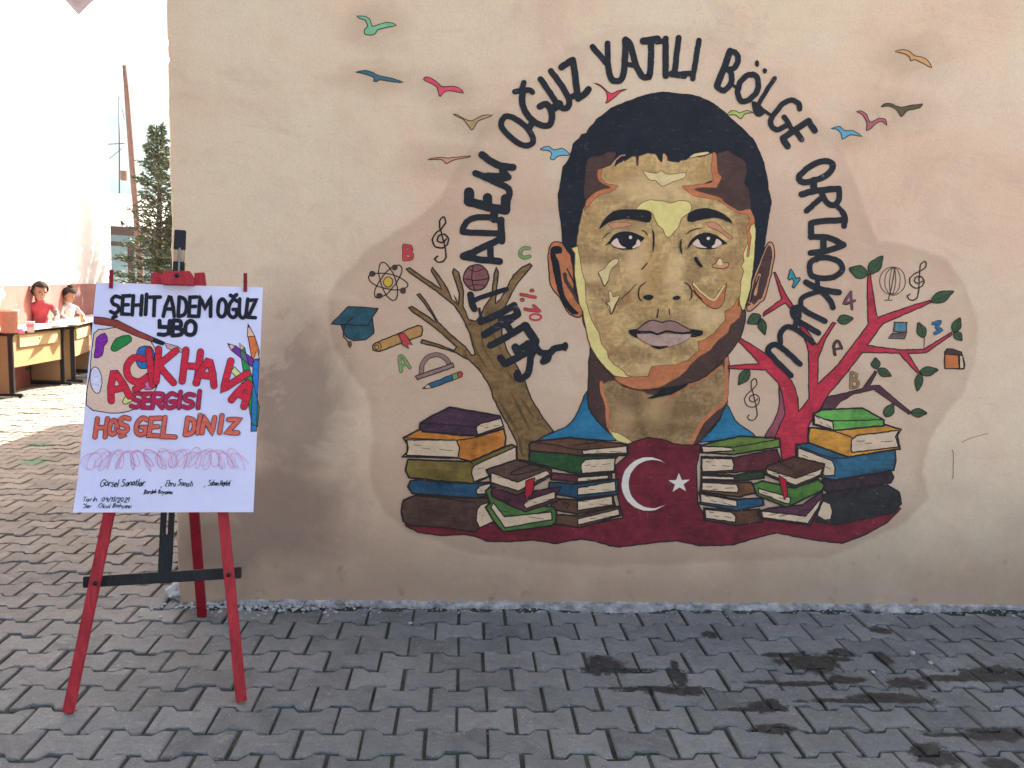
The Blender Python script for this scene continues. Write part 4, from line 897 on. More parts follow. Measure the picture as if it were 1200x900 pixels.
# ------------------------------------------------------------------ easel and poster
def rooted(o, base):
    base = Vector(base); o.data.transform(Matrix.Translation(-base)); o.location = base
    for c in o.children: c.matrix_parent_inverse = Matrix.Translation(-base)
    return o
def rooted_empty(name, base): return empty(name, base)
def under(o, root):
    o.parent = root; o.matrix_parent_inverse = Matrix.Translation(-root.location); return o
def wood(name, col, rough, streak=.25, scuff=.12):
    mt, n, b = new_mat(name); tc = n.nodes.new('ShaderNodeTexCoord'); O = tc.outputs['Object']
    g1 = noisen(n, scalev(n, O, (70, 70, 3.5)), 1, 5, .65, .5); g2 = noisen(n, O, 9, 5, .6)
    c = mixc(n, mapr(n, g1, .3, .7), tuple(x*(1-streak) for x in col[:3])+(1,), tuple(min(.9, x*(1+streak)) for x in col[:3])+(1,))
    c = mixc(n, mathn(n, 'MULTIPLY', mapr(n, g2, .45, .7), .35), c, tuple(x*.6 for x in col[:3])+(1,))
    c = mixc(n, mapr(n, noisen(n, scalev(n, O, (40, 40, 14)), 1, 5, .7), .68, .73, 0, scuff*3), c, (.45, .33, .25, 1))
    n.links.new(c, b.inputs['Base Color']); b.inputs['Roughness'].default_value = rough
    n.links.new(bump(n, g1, .0015, .8), b.inputs['Normal']); return mt
RED_WOOD = wood('red_painted_wood', alb((160, 46, 56)), .6, .35, .2)
DARK_RED = wood('dark_red_wood', alb((128, 22, 40)), .5, .2, .05)
BLACK_WOOD = wood('black_painted_wood', (.022, .021, .022), .5, .4, .08)
RAW_WOOD = plain('raw_wood', (.5, .33, .2), .6, .12, 25)
SCREW = plain('screw_black', (.012, .012, .012), .35)
A_ = on_z(80, 836); B_ = on_z(283, 823); C_ = on_z(237, 723)
APX = at_y(208, 325, -.60)
EN = (B_-A_).cross(APX-A_).normalized()
if EN.y > 0: EN = -EN
def ep(x, y, off=0.0): return on_plane(x, y, A_+EN*off, EN)
easel = tag(rooted_empty('easel', (A_+B_+C_)/3), 'red wooden tripod easel with a black crossbar standing on the grey pavers', 'easel')
def ground_leg(a, b, w, t, mat):
    mb = MB(); a = Vector(a); mb.bar(a, b, w, t, mat, EN, .002)
    return mb
def screw(p):
    mb = MB(); M_ = EN.to_track_quat('Z', 'Y').to_matrix().to_4x4(); q = MB(); q.lathe((0, 0, 0), [(0, .004), (.007, .0035), (.008, 0)], SCREW, 12)
    mb.add([Matrix.Translation(p) @ M_ @ Vector(v) for v in q.v], q.f, SCREW, True); return mb
def xbar(a, b, w, t, mat, bev=.002):
    mb = MB(); a = Vector(a); b = Vector(b); z = (b-a); L = z.length; z.normalize(); y = EN; x = y.cross(z).normalized(); y = z.cross(x)
    mb.box((a+b)/2, (w, t, L), mat, Matrix((x, y, z)).transposed(), bev); return mb
lt, rtp = ep(186, 320), ep(234, 320)
for a, b, sx in ((A_, lt, 150/1.0), (B_, rtp, 0)):
    o = under(xbar(a+Vector((0, 0, .004)), b, .033, .020, RED_WOOD).build('front_leg'), easel)
    s0 = ep(111.5, 683.5, .0105) if a is A_ else ep(268, 673.5, .0105)
    under(screw(s0).build('screw'), easel)
apex_back = ep(203, 330) - EN*.05
mb = MB(); mb.bar(C_+Vector((0, 0, .004)), apex_back, .036, .022, DARK_RED, EN); under(mb.build('rear_leg'), easel)
under(xbar(ep(98, 682, -.024), ep(283, 671, -.024), .036, .018, BLACK_WOOD).build('crossbar'), easel)
m0, m1 = ep(193, 676, -.03), ep(210, 322, -.03)
mdir = (m1-m0).normalized(); mside = mdir.cross(EN).normalized()
for s_ in (-1, 1): under(xbar(m0+mside*.0125*s_+mdir*.03, m1+mside*.0125*s_, .017, .018, BLACK_WOOD).build('mast_rail'), easel)
under(xbar(m0-mdir*.02, m0+mdir*.14, .040, .019, BLACK_WOOD).build('mast_foot'), easel)
tA, tB, tC, tD = ep(208.6, 330, -.012), ep(210, 307, -.012), ep(210.4, 293, -.012), ep(211.5, 270, -.012)
mast_top = MB()
for a, b, w, t, mt in ((tA, tB, .036, .018, BLACK_WOOD), (tB, tC, .034, .016, RAW_WOOD), (tC, tD, .036, .018, BLACK_WOOD)):
    q = xbar(a, b, w, t, mt); mast_top.add(q.v, q.f, mt)
under(mast_top.build('mast_top'), easel)
q = xbar(ep(209.4, 325, .0), ep(210.5, 290, .0), .006, .006, plain('steel_rod', (.5, .5, .5), .3, metal=1)); under(q.build('clamp_rod'), easel)
# red clamp block over the poster's upper edge
blk = [(187.5, 325), (192, 317.5), (222, 317.5), (227, 325), (226.3, 333.5), (189.5, 332.5)]
f_ = [ep(x, y, .045) for x, y in blk]; bk_ = [p-EN*.04 for p in f_]; mb = MB()
mb.add(f_+bk_, [tuple(range(6)), tuple(range(11, 5, -1))]+[((i+1) % 6, i, 6+i, 6+(i+1) % 6) for i in range(6)], RED_WOOD)
blko = under(mb.build('clamp_block'), easel); under(screw(ep(207.3, 322.5, .0465)).build('screw'), easel)

PO = .018
pc = [ep(113, 331, PO), ep(308, 337, PO), ep(297, 600, PO), ep(88, 600, PO)]
PAPER_M, n_, b_ = new_mat('white_paper')
tc = n_.nodes.new('ShaderNodeTexCoord')
n_.links.new(mixc(n_, mapr(n_, noisen(n_, tc.outputs['Object'], 4, 3), .35, .65), (.76, .70, .88, 1), (.80, .74, .90, 1)), b_.inputs['Base Color'])
b_.inputs['Roughness'].default_value = .6
n_.links.new(bump(n_, noisen(n_, tc.outputs['Object'], 5, 3), .006), b_.inputs['Normal'])
mb = MB(); bkp = [p-EN*.003 for p in pc]
NG = 28; vs = []; fs = []
for q_ in (pc, bkp):
    for i in range(NG+1):
        for j in range(NG+1):
            u, v = i/NG, j/NG; vs.append((q_[0].lerp(q_[1], u)).lerp(q_[3].lerp(q_[2], u), v))
n1_ = (NG+1)**2
for i in range(NG):
    for j in range(NG):
        a = i*(NG+1)+j; fs.append((a, a+1, a+NG+2, a+NG+1)); fs.append(tuple(n1_+t for t in (a+NG+1, a+NG+2, a+1, a)))
for i in range(NG):
    for a, b in ((i*(NG+1), (i+1)*(NG+1)), ((i+1)*(NG+1)+NG, i*(NG+1)+NG), (i+1, i), (NG*(NG+1)+i, NG*(NG+1)+i+1)): fs.append((a, b, n1_+b, n1_+a))
mb.add(vs, fs, PAPER_M)
poster = mb.build('poster')
tag(poster, 'white hand drawn exhibition welcome poster clipped on the red easel', 'poster')
print('poster dims', (pc[1]-pc[0]).length, (pc[2]-pc[1]).length, (pc[2]-pc[3]).length, (pc[3]-pc[0]).length, 'apex', APX, 'EN', EN)
def part(name, rgb, v=.08):
    mt = bpy.data.materials.get(name)
    if mt: return mt
    mt, n, b = new_mat(name); c = alb(rgb); tc = n.nodes.new('ShaderNodeTexCoord')
    f = mapr(n, noisen(n, scalev(n, tc.outputs['Object'], (60, 60, 160)), 1, 4, .6), .35, .65)
    n.links.new(mixc(n, f, tuple(x*(1-v*2.2) for x in c[:3])+(1,), tuple(min(.9, x*(1+v*1.5)) for x in c[:3])+(1,)), b.inputs['Base Color'])
    b.inputs['Roughness'].default_value = .6; return mt
def part_art(base=.0006):
    a = Art(ep(200, 450, PO), EN, base, .00004); a.wa = .3; a.wstep = 4.0; return a
PINK_ = part('felt_black', (24, 26, 36)); PINKL = part('felt_line', (40, 34, 44))
FR, FC, FO = part('felt_red', (196, 36, 62), .1), part('felt_crimson', (170, 34, 76), .1), part('felt_orange', (244, 98, 84), .1)
GL = {
 'A': [[(0,1),(.15,.5),(.45,0),(.6,.02),(.85,.5),(1,1)],[(.14,.62),(.86,.62)]], 'B': [[(0,0),(0,1)],[(0,0),(.75,.06),(.8,.4),(0,.48)],[(0,.48),(.95,.6),(.9,.92),(0,1)]],
 'C': [[(1,.1),(.5,0),(.08,.3),(.08,.75),(.5,1),(1,.88)]], 'D': [[(0,0),(0,1)],[(0,0),(.7,.12),(1,.5),(.75,.9),(0,1)]], 'E': [[(1,0),(0,.02),(0,.98),(1,1)],[(0,.5),(.8,.48)]],
 'G': [[(1,.1),(.5,0),(.06,.35),(.08,.8),(.5,1),(.95,.9),(.98,.58)],[(.55,.56),(1,.56)]], 'H': [[(0,0),(0,1)],[(1,0),(1,1)],[(0,.5),(1,.48)]], 'I': [[(.5,0),(.5,1)]],
 'K': [[(0,0),(0,1)],[(1,0),(.05,.5),(1,1)]], 'L': [[(0,0),(0,.98),(1,1)]], 'M': [[(0,1),(.05,0),(.5,.6),(.95,0),(1,1)]], 'N': [[(0,1),(.02,0),(.98,1),(1,0)]],
 'O': [['c',(.5,0),(.9,.2),(1,.55),(.85,.9),(.45,1),(.08,.85),(0,.5),(.12,.15)]], 'R': [[(0,0),(0,1)],[(0,0),(.9,.05),(.9,.45),(0,.52)],[(.3,.52),(1,1)]],
 'S': [[(1,.08),(.45,0),(.05,.2),(.25,.45),(.8,.58),(.95,.82),(.5,1),(0,.9)]], 'T': [[(0,.02),(1,0)],[(.5,.02),(.5,1)]], 'U': [[(0,0),(.04,.75),(.4,1),(.85,.85),(1,0)]],
 'V': [[(0,0),(.5,1),(1,0)]], 'Y': [[(0,0),(.05,.42),(.9,.45)],[(1,0),(.95,.9),(.5,1),(0,.95)]], 'Z': [[(0,.03),(1,0),(0,.97),(1,1)]]}
def glyph(q, ch, x, y, w, h_, wd, mat, slant=0, rot=0, out=None, oc=None):
    dec = {'Ş': ('S', 'ced'), 'Ç': ('C', 'ced'), 'İ': ('I', 'dot'), 'Ğ': ('G', 'brv')}
    base, d = dec.get(ch, (ch, None)); st_ = [list(s_) for s_ in GL[base]]
    if d == 'ced': st_.append([(.45, 1.02), (.62, 1.18), (.3, 1.26)])
    if d == 'dot': st_.append([(.5, -.22), (.5, -.14)])
    if d == 'brv': st_.append([(.15, -.25), (.5, -.14), (.85, -.27)])
    for pas, (ww, mm) in enumerate(((wd+out, oc), (wd, mat)) if out else ((wd, mat),)):
        for s_ in st_:
            cl = s_[0] == 'c'; pts = s_[1:] if cl else s_
            P_ = []
            for u, v in pts:
                X = x+u*w-slant*(v-.5)*h_; Y = y+v*h_; cx_, cy_ = x+w/2, y+h_/2
                P_.append((cx_+(X-cx_)*math.cos(rot)-(Y-cy_)*math.sin(rot), cy_+(X-cx_)*math.sin(rot)+(Y-cy_)*math.cos(rot)))
            curved = base in 'BCDGOSUR' and len(P_) > 3
            q.stroke(P_, ww, mm, cl, 4 if curved else 1, 'P1')
def pword(lbl, items, wd, mat, slant=.06, out=None, oc=None):
    q = part_art(.0012)
    for it in items:
        ch, x0_, x1_, y0_, y1_ = it[:5]; glyph(q, ch, x0_, y0_, x1_-x0_, y1_-y0_, wd, mat, slant, it[5] if len(it) > 5 else 0, out, oc)
    o = q.build('lettering'); o.parent = poster; o['label'] = lbl; return o
# drawing first: palette, brush, pencils
q = part_art(.0006)
q.fill([(90,214),(130,198),(180,191),(230,198),(262,214),(290,240),(310,275),(320,335),(312,400),(285,442),(240,476),(180,492),(120,488),(64,464),(78,350)], part('palette_skin', (238, 186, 172), .04), 2, 'P1', PINKL, 1.1)
pal = q.build('paint_palette'); pal.parent = poster
for nm, rgb, pts in (('blob_purple', (120, 36, 158), [(100,228),(130,212),(139,240),(126,258),(120,290),(92,298),(97,262)]), ('blob_green', (26, 128, 66), [(150,266),(170,230),(215,219),(223,240),(190,262),(165,276)]),
                     ('blob_blue', (30, 104, 178), [(240,290),(250,262),(290,258),(304,290),(290,328),(255,336),(240,315)]), ('blob_pink', (196, 96, 158), [(260,372),(285,345),(310,360),(308,400),(275,411),(258,392)]),
                     ('blob_lime', (204, 218, 128), [(192,452),(210,425),(240,411),(236,440),(205,461)]), ('blob_white', (206, 206, 250), [(98,330),(114,350),(120,385),(112,418),(98,422),(82,400),(78,365),(84,338)])):
    q = part_art(.0009); q.fill(pts, part(nm, rgb, .12), 2, 'P1', PINKL, 1.0); q.build('paint_blob').parent = pal
q = part_art(.0008); q.fill([(93,154),(130,158),(175,167),(250,205),(338,243),(325,252),(240,222),(160,188),(92,178)], part('brush_brown', (140, 60, 52), .12), 1, 'P1', PINKL, 1.1)
q.fill([(300,228),(342,244),(334,256),(296,240)], PINK_, 1, 'P1'); q.fill([(340,246),(386,258),(416,282),(380,276),(348,264)], part('bristle', (190, 160, 160), .1), 1, 'P1', PINKL, .9); q.build('paintbrush').parent = poster
for nm, rgb, body, tip, lead in (('pencil_green_', (26, 140, 74), [(604,268),(620,262),(672,470),(665,540),(645,530),(612,320)], [(602,246),(620,264),(606,272)], None),
                    ('pencil_blue_', (26, 112, 190), [(650,304),(672,300),(661,556),(642,556)], [(650,304),(664,270),(672,300)], None),
                    ('pencil_orange_', (236, 112, 62), [(632,224),(656,222),(672,275),(668,306),(645,300)], [(630,224),(632,178),(656,222)], [(630,192),(632,178),(638,192)]),
                    ('pencil_purple_', (112, 44, 150), [(574,272),(588,256),(655,305),(645,330)], [(560,247),(588,256),(574,272)], [(560,247),(570,251),(566,257)]),
                    ('pencil_lime_', (200, 222, 140), [(572,345),(586,331),(622,368),(610,388)], [(564,324),(586,331),(572,345)], None)):
    q = part_art(.0009); q.fill(body, part(nm, rgb, .1), 1, 'P1', PINKL, 1.0); q.fill(tip, part('pencil_wood', (214, 178, 160), .05), 1, 'P1', PINKL, .9)
    if lead: q.fill(lead, PINK_, 1, 'P1')
    q.build('drawn_pencil').parent = poster
pword('black lettering ŞEHİT ADEM OĞUZ', [('Ş',152,182,82,142),('E',192,217,80,146),('H',228,258,80,148),('İ',266,282,88,146),('T',284,322,84,150),('A',336,374,84,152),('D',388,416,84,152),('E',426,452,84,152),('M',460,502,84,152),('O',527,556,92,154),('Ğ',564,594,94,156),('U',602,630,92,158),('Z',634,660,95,158)], 13.5, PINK_, .05)
pword('black lettering YBO', [('Y',320,356,168,218),('B',368,400,166,220),('O',412,448,168,218)], 15, PINK_, .05)
pword('red lettering AÇIK HAVA', [('A',140,206,352,442,-.25),('Ç',204,272,298,384,-.2),('I',262,318,272,392,-.12),('K',314,376,270,384,.08),('H',408,460,274,384,.12),('A',456,520,312,392,.15),('V',538,610,322,418,.62),('A',590,640,384,462,.5)], 21, FR, .0, 5, PINKL)
pword('crimson lettering SERGİSİ', [('S',224,258,422,472),('E',266,292,424,474),('R',300,334,424,474),('G',342,378,424,474),('İ',386,400,428,474),('S',408,442,426,474),('İ',452,468,426,474)], 13, FC, .1, 4.5, PINKL)
pword('orange lettering HOŞ GELDİNİZ', [('H',98,134,512,576),('O',146,172,518,566),('Ş',180,212,508,560),('G',240,276,510,568),('E',290,324,510,572),('L',338,384,508,576),('D',418,446,510,568),('İ',454,468,512,562),('N',476,512,508,562),('İ',528,546,512,560),('Z',562,600,514,562)], 14, FO, .14, 5, PINKL)
# scribbled band
q = part_art(.0007); SR_, SB_ = part('pen_red', (226, 140, 172)), part('pen_blue', (196, 170, 216))
for j, (mm, ph, amp_, wb) in enumerate(((SR_, 0, 34, .105), (SB_, 1.2, 28, .098), (SR_, 2.6, 30, .118))):
    pts = [(72+i*.6+(22+7*math.sin(i*.019+j))*math.cos(i*wb*.75+ph+.8*math.sin(i*.013)), 655+(amp_+5*math.sin(i*.023+2*j))*math.sin(i*wb*.75+ph)+4*math.sin(i*.007+j)) for i in range(900)]
    for k_ in range(0, 899, 20): q.stroke(pts[k_:k_+21], 1.7, mm, c='P1', k=1)
q.build('scribble').parent = poster
HW = {'G': (.8, [[(.75,.15),(.4,0),(.05,.45),(.3,1),(.7,.8),(.7,.5),(.45,.5)]]), 'ö': (.55, [['c',(.25,.42),(.5,.7),(.25,1),(.02,.7)],[(.12,.22),(.14,.28)],[(.36,.2),(.38,.26)]]), 'o': (.55, [['c',(.25,.42),(.5,.7),(.25,1),(.02,.7)]]),
  'r': (.42, [[(.05,.45),(.08,1)],[(.08,.6),(.22,.44),(.38,.5)]]), 's': (.45, [[(.38,.48),(.12,.5),(.1,.66),(.36,.78),(.3,.98),(.02,.96)]]), 'e': (.5, [[(.05,.72),(.44,.66),(.3,.44),(.06,.6),(.12,.95),(.45,.95)]]), 'l': (.25, [[(.1,0),(.08,.9),(.2,1)]]),
  'S': (.7, [[(.6,.08),(.25,0),(.1,.25),(.5,.55),(.4,.95),(0,.95)]]), 'a': (.55, [['c',(.25,.45),(.42,.7),(.22,1),(.02,.72)],[(.44,.45),(.46,.98)]]), 'n': (.52, [[(.05,.46),(.06,1)],[(.06,.62),(.25,.44),(.42,.6),(.44,1)]]), 't': (.4, [[(.2,.1),(.18,.9),(.34,1)],[(.02,.4),(.38,.38)]]),
  'E': (.6, [[(.5,.04),(.08,.1),(.2,.46),(.06,.9),(.5,.98)],[(.16,.48),(.42,.46)]]), 'b': (.5, [[(.06,0),(.06,1)],[(.06,.6),(.3,.46),(.44,.75),(.25,1),(.06,.95)]]), 'u': (.52, [[(.05,.46),(.08,.9),(.3,.98),(.42,.46)],[(.42,.6),(.46,1)]]), 'ı': (.22, [[(.1,.48),(.12,1)]]), 'i': (.22, [[(.1,.48),(.12,1)],[(.1,.24),(.12,.3)]]),
  'H': (.65, [[(.05,0),(.06,1)],[(.5,0),(.5,1)],[(.05,.5),(.5,.48)]]), 'y': (.5, [[(.02,.46),(.2,.9)],[(.42,.46),(.2,.95),(.02,1.35)]]), 'k': (.48, [[(.06,0),(.06,1)],[(.4,.48),(.08,.74),(.42,1)]]), 'B': (.6, [[(.08,0),(.08,1)],[(.08,.02),(.45,.15),(.1,.48)],[(.1,.48),(.5,.7),(.06,1)]]), 'd': (.55, [['c',(.22,.46),(.4,.7),(.2,1),(.02,.72)],[(.44,0),(.46,1)]]),
  'm': (.75, [[(.05,.46),(.06,1)],[(.06,.6),(.2,.44),(.32,.6),(.34,1)],[(.34,.6),(.5,.44),(.62,.6),(.64,1)]]), 'T': (.6, [[(0,.06),(.55,.02)],[(.28,.04),(.26,1)]]), 'h': (.5, [[(.06,0),(.06,1)],[(.06,.65),(.25,.46),(.42,.62),(.42,1)]]), 'Y': (.55, [[(.02,0),(.08,.4),(.42,.4)],[(.46,0),(.4,.9),(.1,1.2)]]), 'O': (.7, [['c',(.3,0),(.58,.5),(.3,1),(.02,.5)]]),
  'ç': (.45, [[(.38,.5),(.12,.48),(.06,.8),(.38,.98)],[(.2,1),(.24,1.2)]]), ':': (.3, [[(.14,.5),(.15,.58)],[(.14,.9),(.15,.98)]]), '/': (.35, [[(.3,0),(.02,1)]]), ',': (.3, [[(.16,.9),(.06,1.2)]]), ' ': (.35, []),
  '0': (.5, [['c',(.22,.1),(.4,.55),(.2,1),(.02,.55)]]), '9': (.5, [['c',(.22,.1),(.4,.3),(.2,.5),(.04,.3)],[(.4,.3),(.36,1)]]), '1': (.3, [[(.02,.3),(.16,.1),(.16,1)]]), '2': (.5, [[(.04,.3),(.22,.1),(.38,.3),(.04,1),(.44,.98)]]), '4': (.5, [[(.3,.1),(.02,.65),(.46,.65)],[(.32,.4),(.32,1)]])}
def hand(txt, x, y, h_, sp, wd=2.6, q=None):
    own = q is None; q = q or part_art(.0007)
    for ch in txt:
        adv, ss = HW[ch]; sl_ = random.uniform(.18, .34); dy = random.uniform(-.10, .10)*h_; h_ = h_*random.uniform(.94, 1.06)
        for s_ in ss:
            cl = s_[0] == 'c'; pts = s_[1:] if cl else s_
            q.stroke([(x+u*h_*.9*sp+sl_*(1-v)*h_+random.uniform(-.3, .3), y+dy+v*h_) for u, v in pts], wd*random.uniform(.9, 1.15), PINK_, cl, 3, 'P1')
        x += adv*h_*.95*sp
    if own: q.build('handwriting').parent = poster
    return x
hand('Görsel Sanatlar', 112, 724, 25, .98, 3.1); hand(',', 327, 730, 22, 1); hand('Ebru Sanatı', 342, 727, 21, .9, 2.8); hand(',', 478, 730, 20, 1); hand('Sabun Heykel', 492, 727, 20, .72, 2.8)
hand('Bardak Boyama', 268, 760, 16, 1.0, 2.6); hand('Tarih :09/11/2021', 54, 786, 15, 1.5, 2.5); hand('Yer  :Okul Bahçesi', 57, 809, 15, 1.5, 2.5)
def curl(o):
    if o is not poster:
        bm = bmesh.new(); bm.from_mesh(o.data)
        for _ in range(7):
            el = [e for e in bm.edges if e.calc_length() > .0115]
            if not el: break
            bmesh.ops.subdivide_edges(bm, edges=el, cuts=1); bmesh.ops.triangulate(bm, faces=[f for f in bm.faces if len(f.verts) > 3])
        bm.to_mesh(o.data); bm.free()
    ex = (pc[1]-pc[0]).normalized(); ey = (pc[3]-pc[0]).normalized(); lx = (pc[1]-pc[0]).length; ly = (pc[3]-pc[0]).length
    for v in o.data.vertices:
        d = v.co-pc[0]; u = d.dot(ex)/lx; w = d.dot(ey)/ly
        f = .011*math.sin(math.pi*min(1, max(0, u)))*w + .022*max(0, (w-.72)/.28)**2*max(0, (.4-u)/.4) + .012*max(0, (w-.8)/.2)**2*max(0, (u-.7)/.3) + .0022*math.sin(8*u+5*w)+.0016*math.sin(17*w-6*u)
        v.co += EN*f
    for c in o.children: curl(c)
curl(poster)
rooted(poster, (pc[2]+pc[3])/2)
# clothespins
def peg(x, y, lbl, t):
    o = tag(rooted_empty('clothespin', ep(x, y, PO+.006)), lbl, 'clothespin', 'clothespins on the poster')
    for s_ in (-1, 1):
        a = ep(x+t, y+11, PO+.006*s_+(.004 if s_ > 0 else -.004)); b = ep(x-t*.4, y-11, PO+.009*s_)
        under(xbar(a, b, .012, .005, DARK_RED, .001).build('prong'), o)
    q = MB(); pz = ep(x, y-2, PO); d_ = mside*.008; q.tube([pz-d_, pz+d_], .005, bpy.data.materials['steel_rod'], 8); under(q.build('spring'), o)
peg(130.5, 327, 'dark red clothespin on the left top corner of the poster', -.5)
peg(287.5, 331, 'dark red clothespin on the right top corner of the poster', 0)

# ------------------------------------------------------------------ rubble and grit at the foot of the wall
ROCK = plain('broken_concrete', (.42, .41, .4), .95, .25, 30, bumpd=.01)
def stone(x, y, r, lbl, seed, grp=None, cat='stone', name='stone', fl=.62):
    p = on_z(x, y); mb = MB(); mb.blob((0, 0, r*fl*.75), (r, r*.8, r*fl), ROCK, 3 if r > .02 else 2, .35, 1.6, True, seed)
    o = mb.build(name); o.location = p; o.rotation_euler.z = seed*1.7; return tag(o, lbl, cat, grp)
stone(210, 699, .062, 'broken chunk of concrete at the left foot of the painted wall', 3, name='concrete_chunk', cat='rubble')
stone(609, 703.5, .018, 'small grey stone resting against the mortar at the wall foot', 5, 'loose stones on the paving')
stone(481, 731.5, .010, 'small tan pebble in a paver joint below the purple stack of books', 6, 'loose stones on the paving')
stone(1069, 767, .014, 'round white pebble among the pavers at the right', 8, 'loose stones on the paving')
stone(1023, 789, .009, 'small white pebble beside the dark wet patch', 9, 'loose stones on the paving')
stone(1090, 777.5, .012, 'flat pale stone chip right of the round white pebble', 12, 'loose stones on the paving', fl=.4)
stone(270, 707, .03, 'jagged concrete piece beside the rear leg of the easel', 14, name='concrete_chunk', cat='rubble', fl=.5)
gm = MB(); GRIT = plain('grit', (.36, .345, .32), .95, .3, 40)
rr = random.Random(4)
def grit(x, y, r): gm.blob((x, y, r*.4), (r, r*rr.uniform(.7, 1), r*.7), GRIT, 1, .4, 2, True, rr.randrange(99))
for i in range(900):
    x = rr.uniform(-1.15, 4.6); y = -abs(rr.gauss(0, .05))-.02; grit(x, y, rr.uniform(.0015, .005)*(1.5 if rr.random() < .08 else 1))
for i in range(420):
    x = rr.gauss(-.85, .2); y = -abs(rr.gauss(0, .05))-.005
    if x > -1.3: grit(x, y, rr.uniform(.002, .011))
for i in range(1100): grit(rr.uniform(-2.6, 3), rr.uniform(-1.9, -.1), rr.uniform(.001, .0026))
tag(gm.build('grit'), 'pale grit and mortar crumbs scattered along the wall foot', 'grit', kind='stuff')

# ------------------------------------------------------------------ the sunlit yard at the left: white building
W0 = on_z(0, 335, 1.2); W1 = on_z(131, 332, 1.2); W0.z = W1.z = 0
wd = (W1-W0).normalized(); wn = Vector((wd.y, -wd.x, 0))
WS = W1 - wd*10.5
print('left wall', W0, W1, 'normal', wn, 'sun', wn.dot(sd))
white = plain('white_plaster', (.54, .50, .47), .85, .06, 1.2); dado_m, n_, b_ = new_mat('terracotta_dado')
ge = n_.nodes.new('ShaderNodeNewGeometry'); P_ = ge.outputs['Position']
c_ = mixc(n_, mapr(n_, noisen(n_, P_, 2.5, 5), .35, .65), (.21, .07, .062, 1), (.28, .105, .09, 1))
c_ = mixc(n_, mapr(n_, noisen(n_, P_, 3.2, 4), .64, .67, 0, .8), c_, (.42, .34, .31, 1)); n_.links.new(c_, b_.inputs['Base Color']); b_.inputs['Roughness'].default_value = .8
lb = tag(rooted_empty('white_building', (WS+W1)/2), 'tall white plastered building with a terracotta band along its foot', 'building')
mb = MB(); H_ = 6.2; D_ = 6
pts = [WS, W1, W1-wn*D_, WS-wn*D_]
mb.add([p for p in pts]+[p+Vector((0, 0, H_)) for p in pts], [(3, 2, 1, 0), (4, 5, 6, 7)]+[(i, (i+1) % 4, 4+(i+1) % 4, 4+i) for i in range(4)], white)
under(mb.build('wall'), lb)
mb = MB(); pts = [WS+wn*.012, W1+wn*.012, W1+wn*.001, WS+wn*.001]
mb.add([p for p in pts]+[p+Vector((0, 0, 1.2)) for p in pts], [(4, 5, 6, 7)]+[(i, (i+1) % 4, 4+(i+1) % 4, 4+i) for i in range(4)], dado_m); under(mb.build('dado'), lb)
# shade cloth whose corner hangs into the top of the view
SZ = 3.55; T0, T1, T2 = on_z(92, 18, SZ), on_z(66, 0, SZ), on_z(110, 0, SZ)
d1, d2 = (T1-T0)*4.5, (T2-T0)*3.2
mb = MB(); N_ = 14; vs = []; fs = []
for i in range(N_+1):
    for j in range(N_+1):
        u, v = i/N_, j/N_; p = T0+d1*u+d2*v; p = p+Vector((0, 0, .35*u+.05*math.sin(u*9+v*5)*u*v)); vs.append(p)
k0 = len(vs); vs += [p+Vector((0, 0, .012)) for p in vs[:k0]]
for i in range(N_):
    for j in range(N_):
        a = i*(N_+1)+j; q4 = (a, a+1, a+N_+2, a+N_+1); fs.append(q4); fs.append(tuple(k0+t for t in q4[::-1]))
for i in range(N_):
    for (a, b) in ((i*(N_+1), (i+1)*(N_+1)), (i*(N_+1)+N_, (i+1)*(N_+1)+N_), (i, i+1), (N_*(N_+1)+i, N_*(N_+1)+i+1)): fs.append((a, b, k0+b, k0+a))
mb.add(vs, fs, plain('grey_canvas', (.245, .24, .30), .9, .05, 8), True)
aw = rooted(mb.build('awning'), T0+d1); tag(aw, 'grey canvas awning corner hanging over the yard at the top left', 'awning')
mb = MB()
for a, b in ((T0+d1+Vector((0, 0, .35)), T0+d1-wn*2.2+Vector((0, 0, .7))), (T0+d1+d2+Vector((0, 0, .35)), Vector((CX-.01, .9, 4.3)))): mb.tube([a, b], .006, SCREW, 6)
o = mb.build('rope'); o.parent = aw; o.matrix_parent_inverse = Matrix.Translation(-aw.location)

